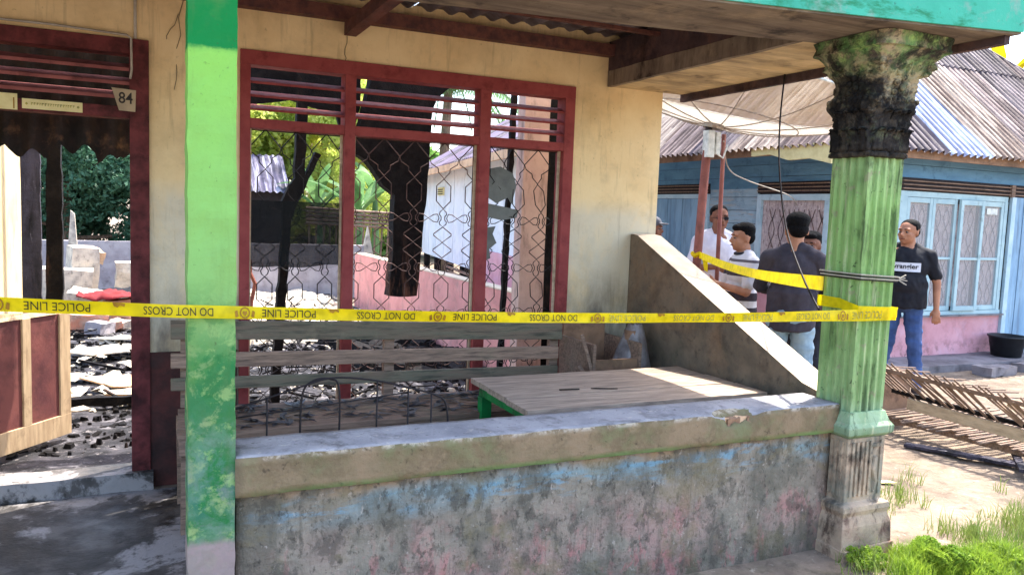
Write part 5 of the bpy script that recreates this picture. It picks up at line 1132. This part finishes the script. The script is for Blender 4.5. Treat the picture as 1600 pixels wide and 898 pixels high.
def person(loc, face, head_face, h, fat, top, bottom, skin, label, armL, armR, long=.30, hair=1, collar=False, cap=None, hem=.86, step=.05, glasses=False):
    """local frame: x = person's left, -y = forward.  armL / armR = (elbow, wrist) local points"""
    P = thing('person', loc, label, 'person'); P.scale = (h/1.68,)*3; P['_o'] = (0, 0, 0)
    P.rotation_euler = (0, 0, atan2(face[1], face[0])+pi/2)
    hy_ = atan2(head_face[1], head_face[0])-atan2(face[1], face[0]); Rh = Matrix.Rotation(hy_, 3, 'Z')
    HC = Vector((0, -.02, 1.555))
    hf = 1.04+.35*(fat-1)
    def hp(x, y, z): return HC+Rh @ Vector((x*hf, y*(1+.1*(fat-1)), z))
    b = MB()
    # torso
    ell_(b, (0, .0, 1.25), (.155*fat, .105*fat, .19)); ell_(b, (0, -.012*fat**3, 1.06), (.145*fat, .105*fat**1.6, .17)); ell_(b, (0, 0, .92), (.155*fat**.7, .11*fat, .11))
    cap_(b, (.12, .01, 1.345), (-.12, .01, 1.345), .055, .055); cap_(b, (0, .01, 1.37), (0, -.005, 1.49), .064*fat**.7, .056*fat**.6)
    for s in (1, -1): cap_(b, (s*.03, .015, 1.415), (s*.13, .01, 1.345), .036, .04)
    legs = [((s*.085, 0, .88), (s*(.095+step*.4), -.01, .48), (s*(.10+step), .01, .09)) for s in (1, -1)]
    for hip_, kn, an in legs:
        cap_(b, hip_, kn, .085, .058); cap_(b, kn, an, .055, .038)
        cap_(b, (an[0], .03, .04), (an[0]*1.15, -.13, .03), .04, .032)
    arms = []
    for s, (el, wr) in ((1, armL), (-1, armR)):
        sh = Vector((s*.172*fat**.5, .01, 1.345)); el, wr = Vector(el), Vector(wr); arms.append((sh, el, wr))
        cap_(b, sh, el, .050, .039); cap_(b, el, wr, .038, .026)
        d = (wr-el).normalized(); side = d.cross(Vector((0, 1, 0)) if abs(d.y) < .8 else Vector((1, 0, 0))).normalized(); pn = side.cross(d)
        c0 = wr+d*.045
        ell_(b, c0, (.038, .018, .05), 10, Matrix((side, pn, d)).transposed())
        for k, (f_, ln_) in enumerate(((-.027, .062), (-.009, .072), (.009, .068), (.028, .055))):
            a0 = c0+side*f_+d*.035; a1 = a0+d*ln_*.5+side*f_*.2+pn*.006; a2 = a1+d*ln_*.42+pn*.022
            cap_(b, a0, a1, .0092, .0088, 8); cap_(b, a1, a2, .0088, .0075, 8)
        a0 = wr+d*.02-side*.025; a1 = a0-side*.024+d*.03+pn*.006; a2 = a1+d*.03-side*.004+pn*.012
        cap_(b, a0, a1, .011, .0095, 8); cap_(b, a1, a2, .0095, .008, 8)
    # head
    ell_(b, hp(0, .008, .03), (.076*hf, .094, .092), rot=Rh); ell_(b, hp(0, -.025, -.035), (.062*hf*fat**.4, .068, .078), rot=Rh); ell_(b, hp(0, -.058, -.085), (.03, .026, .024))
    cap_(b, hp(0, -.085, .012), hp(0, -.108, -.022), .009, .015, 8); ell_(b, hp(0, -.098, -.03), (.021, .013, .011), 8)
    cap_(b, hp(.045, -.078, .03), hp(-.045, -.078, .03), .012, .012, 8)
    for s in (1, -1):
        ell_(b, hp(s*.076, .006, -.005), (.010, .020, .032), 8); ell_(b, hp(s*.04, -.066, -.02), (.022, .02, .022), 8)
    cap_(b, hp(.02, -.087, -.058), hp(-.02, -.087, -.058), .008, .008, 8)
    blend(b, 'body', skin, P, .0085, 2)
    # eyes, brows, mouth
    e = MB(); e2_ = MB(); br = MB()
    for s in (1, -1):
        ell_(e, hp(s*.030, -.0805, .004), (.0125, .010, .0085), 8); ell_(e2_, hp(s*.030, -.0885, .004), (.006, .004, .007), 6); cap_(br, hp(s*.016, -.093, .031), hp(s*.046, -.080, .033), .0045, .003, 6)
    ew = e.build('eyes', 'eye_white', P, smooth=True); e2_.build('pupils', 'hair', ew, smooth=True); br.build('eyebrows', 'hair', P)
    mo = MB(); cap_(mo, hp(.02, -.095, -.058), hp(-.02, -.095, -.058), .0045, .0045, 6); mo.build('lips', 'lip', P)
    if glasses:
        g = MB()
        for s in (1, -1): g.tube([hp(s*.031+.019*cos(a), -.1, .004+.015*sin(a)) for a in [q*pi/5 for q in range(10)]], .0028, 5, closed=True); g.tube([hp(s*.05, -.1, .008), hp(s*.08, 0, .008)], .0025, 5); g.box(tuple(hp(s*.031, -.1, .004)-Vector((.014, .002, .011))), tuple(hp(s*.031, -.1, .004)+Vector((.014, .002, .011))))
        g.tube([hp(.012, -.103, .006), hp(-.012, -.103, .006)], .0025, 5); g.build('glasses', 'tee_black', P)
    # hair
    if hair:
        hb = MB(); ell_(hb, hp(0, .022, .064), (.0785*hf, .090, .067), rot=Rh); ell_(hb, hp(0, .052, .012), (.070*hf, .058, .066), rot=Rh); 
        for s in (1, -1): ell_(hb, hp(s*.064, .018, .042), (.014, .040, .036), 8)
        if hair > 1: ell_(hb, hp(0, -.048, .092), (.060, .048, .034), rot=Rh); ell_(hb, hp(0, .02, .085), (.083*hf, .09, .062), rot=Rh)
        blend(hb, 'hair', 'hair', P, .008, 1)
    if cap:
        cb = MB(); ell_(cb, hp(0, .01, .07), (.088, .105, .075)); ell_(cb, hp(0, -.11, .06), (.06, .07, .01)); blend(cb, 'cap', cap, P, .008, 1)
    # top garment
    g = MB(); o_ = .014
    ell_(g, (0, .0, 1.25), (.155*fat+o_, .105*fat+o_, .185)); ell_(g, (0, -.014*fat**3, 1.06), (.148*fat+o_, .108*fat**1.6+o_, .18)); 
    cap_(g, (.12, .01, 1.355), (-.12, .01, 1.355), .070, .070)
    for s in (1, -1): cap_(g, (s*.035, .018, 1.424), (s*.165, .01, 1.352), .052, .062)
    n = 22
    g.loft([[((.152*fat**.9+o_+.006)*cos(2*pi*k/n), (.112*fat**1.2+o_)*sin(2*pi*k/n)-.01*fat**3, z) for k in range(n)] for z in (hem, hem+.05, .98, 1.1)])
    for sh, el, wr in arms:
        if long <= .30: cap_(g, sh, sh.lerp(el, .74), .058, .058)
        else: cap_(g, sh, el, .062, .050); cap_(g, el, el.lerp(wr, .85), .050, .040)
    # folds
    g_o = blend(g, 'jacket' if long > .3 else 'shirt', top, P, .0095, 2)
    folds(g_o, 11, 7, .013, h*10)
    if collar:
        cb = MB(); cb.tube([(.07*cos(a), -.0+.075*sin(a), 1.435+.014*sin(a)) for a in [q*pi/10 for q in range(20)]], .014, 6, closed=True); blend(cb, 'collar', collar, P, .006, 2)
    # trousers
    tr_ = MB(); ell_(tr_, (0, 0, .91), (.155*fat**.7+.012, .112*fat+.01, .115))
    for hip_, kn, an in legs: cap_(tr_, hip_, kn, .094, .072); cap_(tr_, kn, (an[0], an[1], .10), .070, .056)
    to = blend(tr_, 'trousers', bottom, P, .010, 2)
    folds(to, 10, 16, .012, h)
    sh_ = MB()
    for _, kn, an in legs: cap_(sh_, (an[0], .035, .04), (an[0]*1.15, -.135, .035), .048, .042)
    blend(sh_, 'shoes', 'vent_dark', P, .009, 2)
    return P
DN = ((.235, .02, 1.09), (.25, -.03, .85)); DNR = ((-.235, .02, 1.09), (-.25, -.03, .85))
# black tee man
pb_ = person((6.66, 5.36, .0), (-.86, -.58), (-1.0, -.12), 1.68, 1.24, 'tee_black', 'jeans_blue', 'skin', 'stout man in a black printed T-shirt and blue jeans standing right of the fluted column', ((.27, .04, 1.09), (.285, .0, .85)), ((-.27, .04, 1.09), (-.26, -.05, .85)), step=.07, hem=.84)
# printed white box on the chest, following the shirt
def chest(x, z, lift):
    fat = 1.22; k = max(0, 1-((x)/(.155*fat+.02))**2-((z-1.25)/.3)**2*0)
    y1 = -((.105*fat+.02)*math.sqrt(max(0, 1-(x/(.155*fat+.016))**2)*max(0, 1-((z-1.25)/.2)**2)))
    y2 = -(.014*fat**3+(.108*fat**1.6+.02)*math.sqrt(max(0, 1-(x/(.148*fat+.016))**2)*max(0, 1-((z-1.06)/.2)**2)))
    return (x, min(y1, y2)-lift, z)
b = MB(); nn = 12
for i in range(nn+1):
    for j in range(5): b.v.append(chest(-.135+.27*i/nn, 1.19+.085*j/4, .004))
for i in range(nn):
    for j in range(4): b.f.append((i*5+j, (i+1)*5+j, (i+1)*5+j+1, i*5+j+1))
lg = b.build('chest_print', 'logo_white', pb_, smooth=True)
vs, fs = text_mesh('wrangler', .062, .0012)
xs = [v_[0] for v_ in vs]; sx = max(xs)-min(xs)
b = MB().add([chest(x/sx*.235, 1.238+y, .0065) for x, y, z in vs], fs); b.build('print_lettering', 'tee_black', lg)
# plum jacket man, back to the camera
pj = person((4.46, 4.56, .0), (.75, .66), (.45, .85), 1.67, 1.08, 'jacket_plum', 'jeans_light', 'skin', 'man in a plum-dark jacket and pale jeans, back turned, left of the fluted column', ((.25, -.05, 1.12), (.12, -.26, 1.06)), ((-.27, -.02, 1.10), (-.12, -.25, 1.04)), long=.6, hair=2, hem=.80, step=.05)
MB().tube([(.215, .045, 1.20), (.255, -.04, 1.20), (.295, -.03, 1.19)], .008, 5).build('sleeve_stripe', 'logo_white', pj)
# striped polo man in profile
person((4.58, 5.26, -.02), (-.95, .25), (-.95, .30), 1.60, 1.08, 'polo_stripe', 'trouser_dark', 'skin', 'man in a grey striped polo shirt in profile, between dish pole and jacket man', ((.21, -.06, 1.10), (.06, -.27, 1.16)), ((-.21, -.06, 1.10), (-.06, -.27, 1.14)), hair=2, collar='trouser_dark', hem=.84)
# white shirt man
person((5.0, 6.12, .0), (-.45, -.9), (-.35, -.93), 1.75, 1.02, 'shirt_white', 'trouser_dark', 'skin_dark', 'man in a white shirt and dark glasses behind the dish poles', ((.23, -.02, 1.10), (.10, -.24, 1.10)), ((-.23, -.02, 1.10), (-.05, -.26, 1.13)), glasses=True, hem=.84)
# man behind the jacket man
person((5.2, 5.12, .0), (-.9, -.2), (-.8, -.45), 1.53, 1.0, 'shirt_plain', 'trouser_dark', 'skin_dark', 'man half hidden behind the jacket man, only hair and brow showing', DN, DNR, hair=2)
# man with cap
person((4.84, 6.98, .0), (.2, -.97), (.5, -.85), 1.61, 1.0, 'shirt_red', 'trouser_dark', 'skin_dark', 'man in a grey cap and red shirt peeking past the yellow wall edge', DN, DNR, hair=0, cap='cap_grey')

bpy.data.scenes.remove(TS)
for o in bpy.data.objects:
    if '_o' in o: del o['_o']
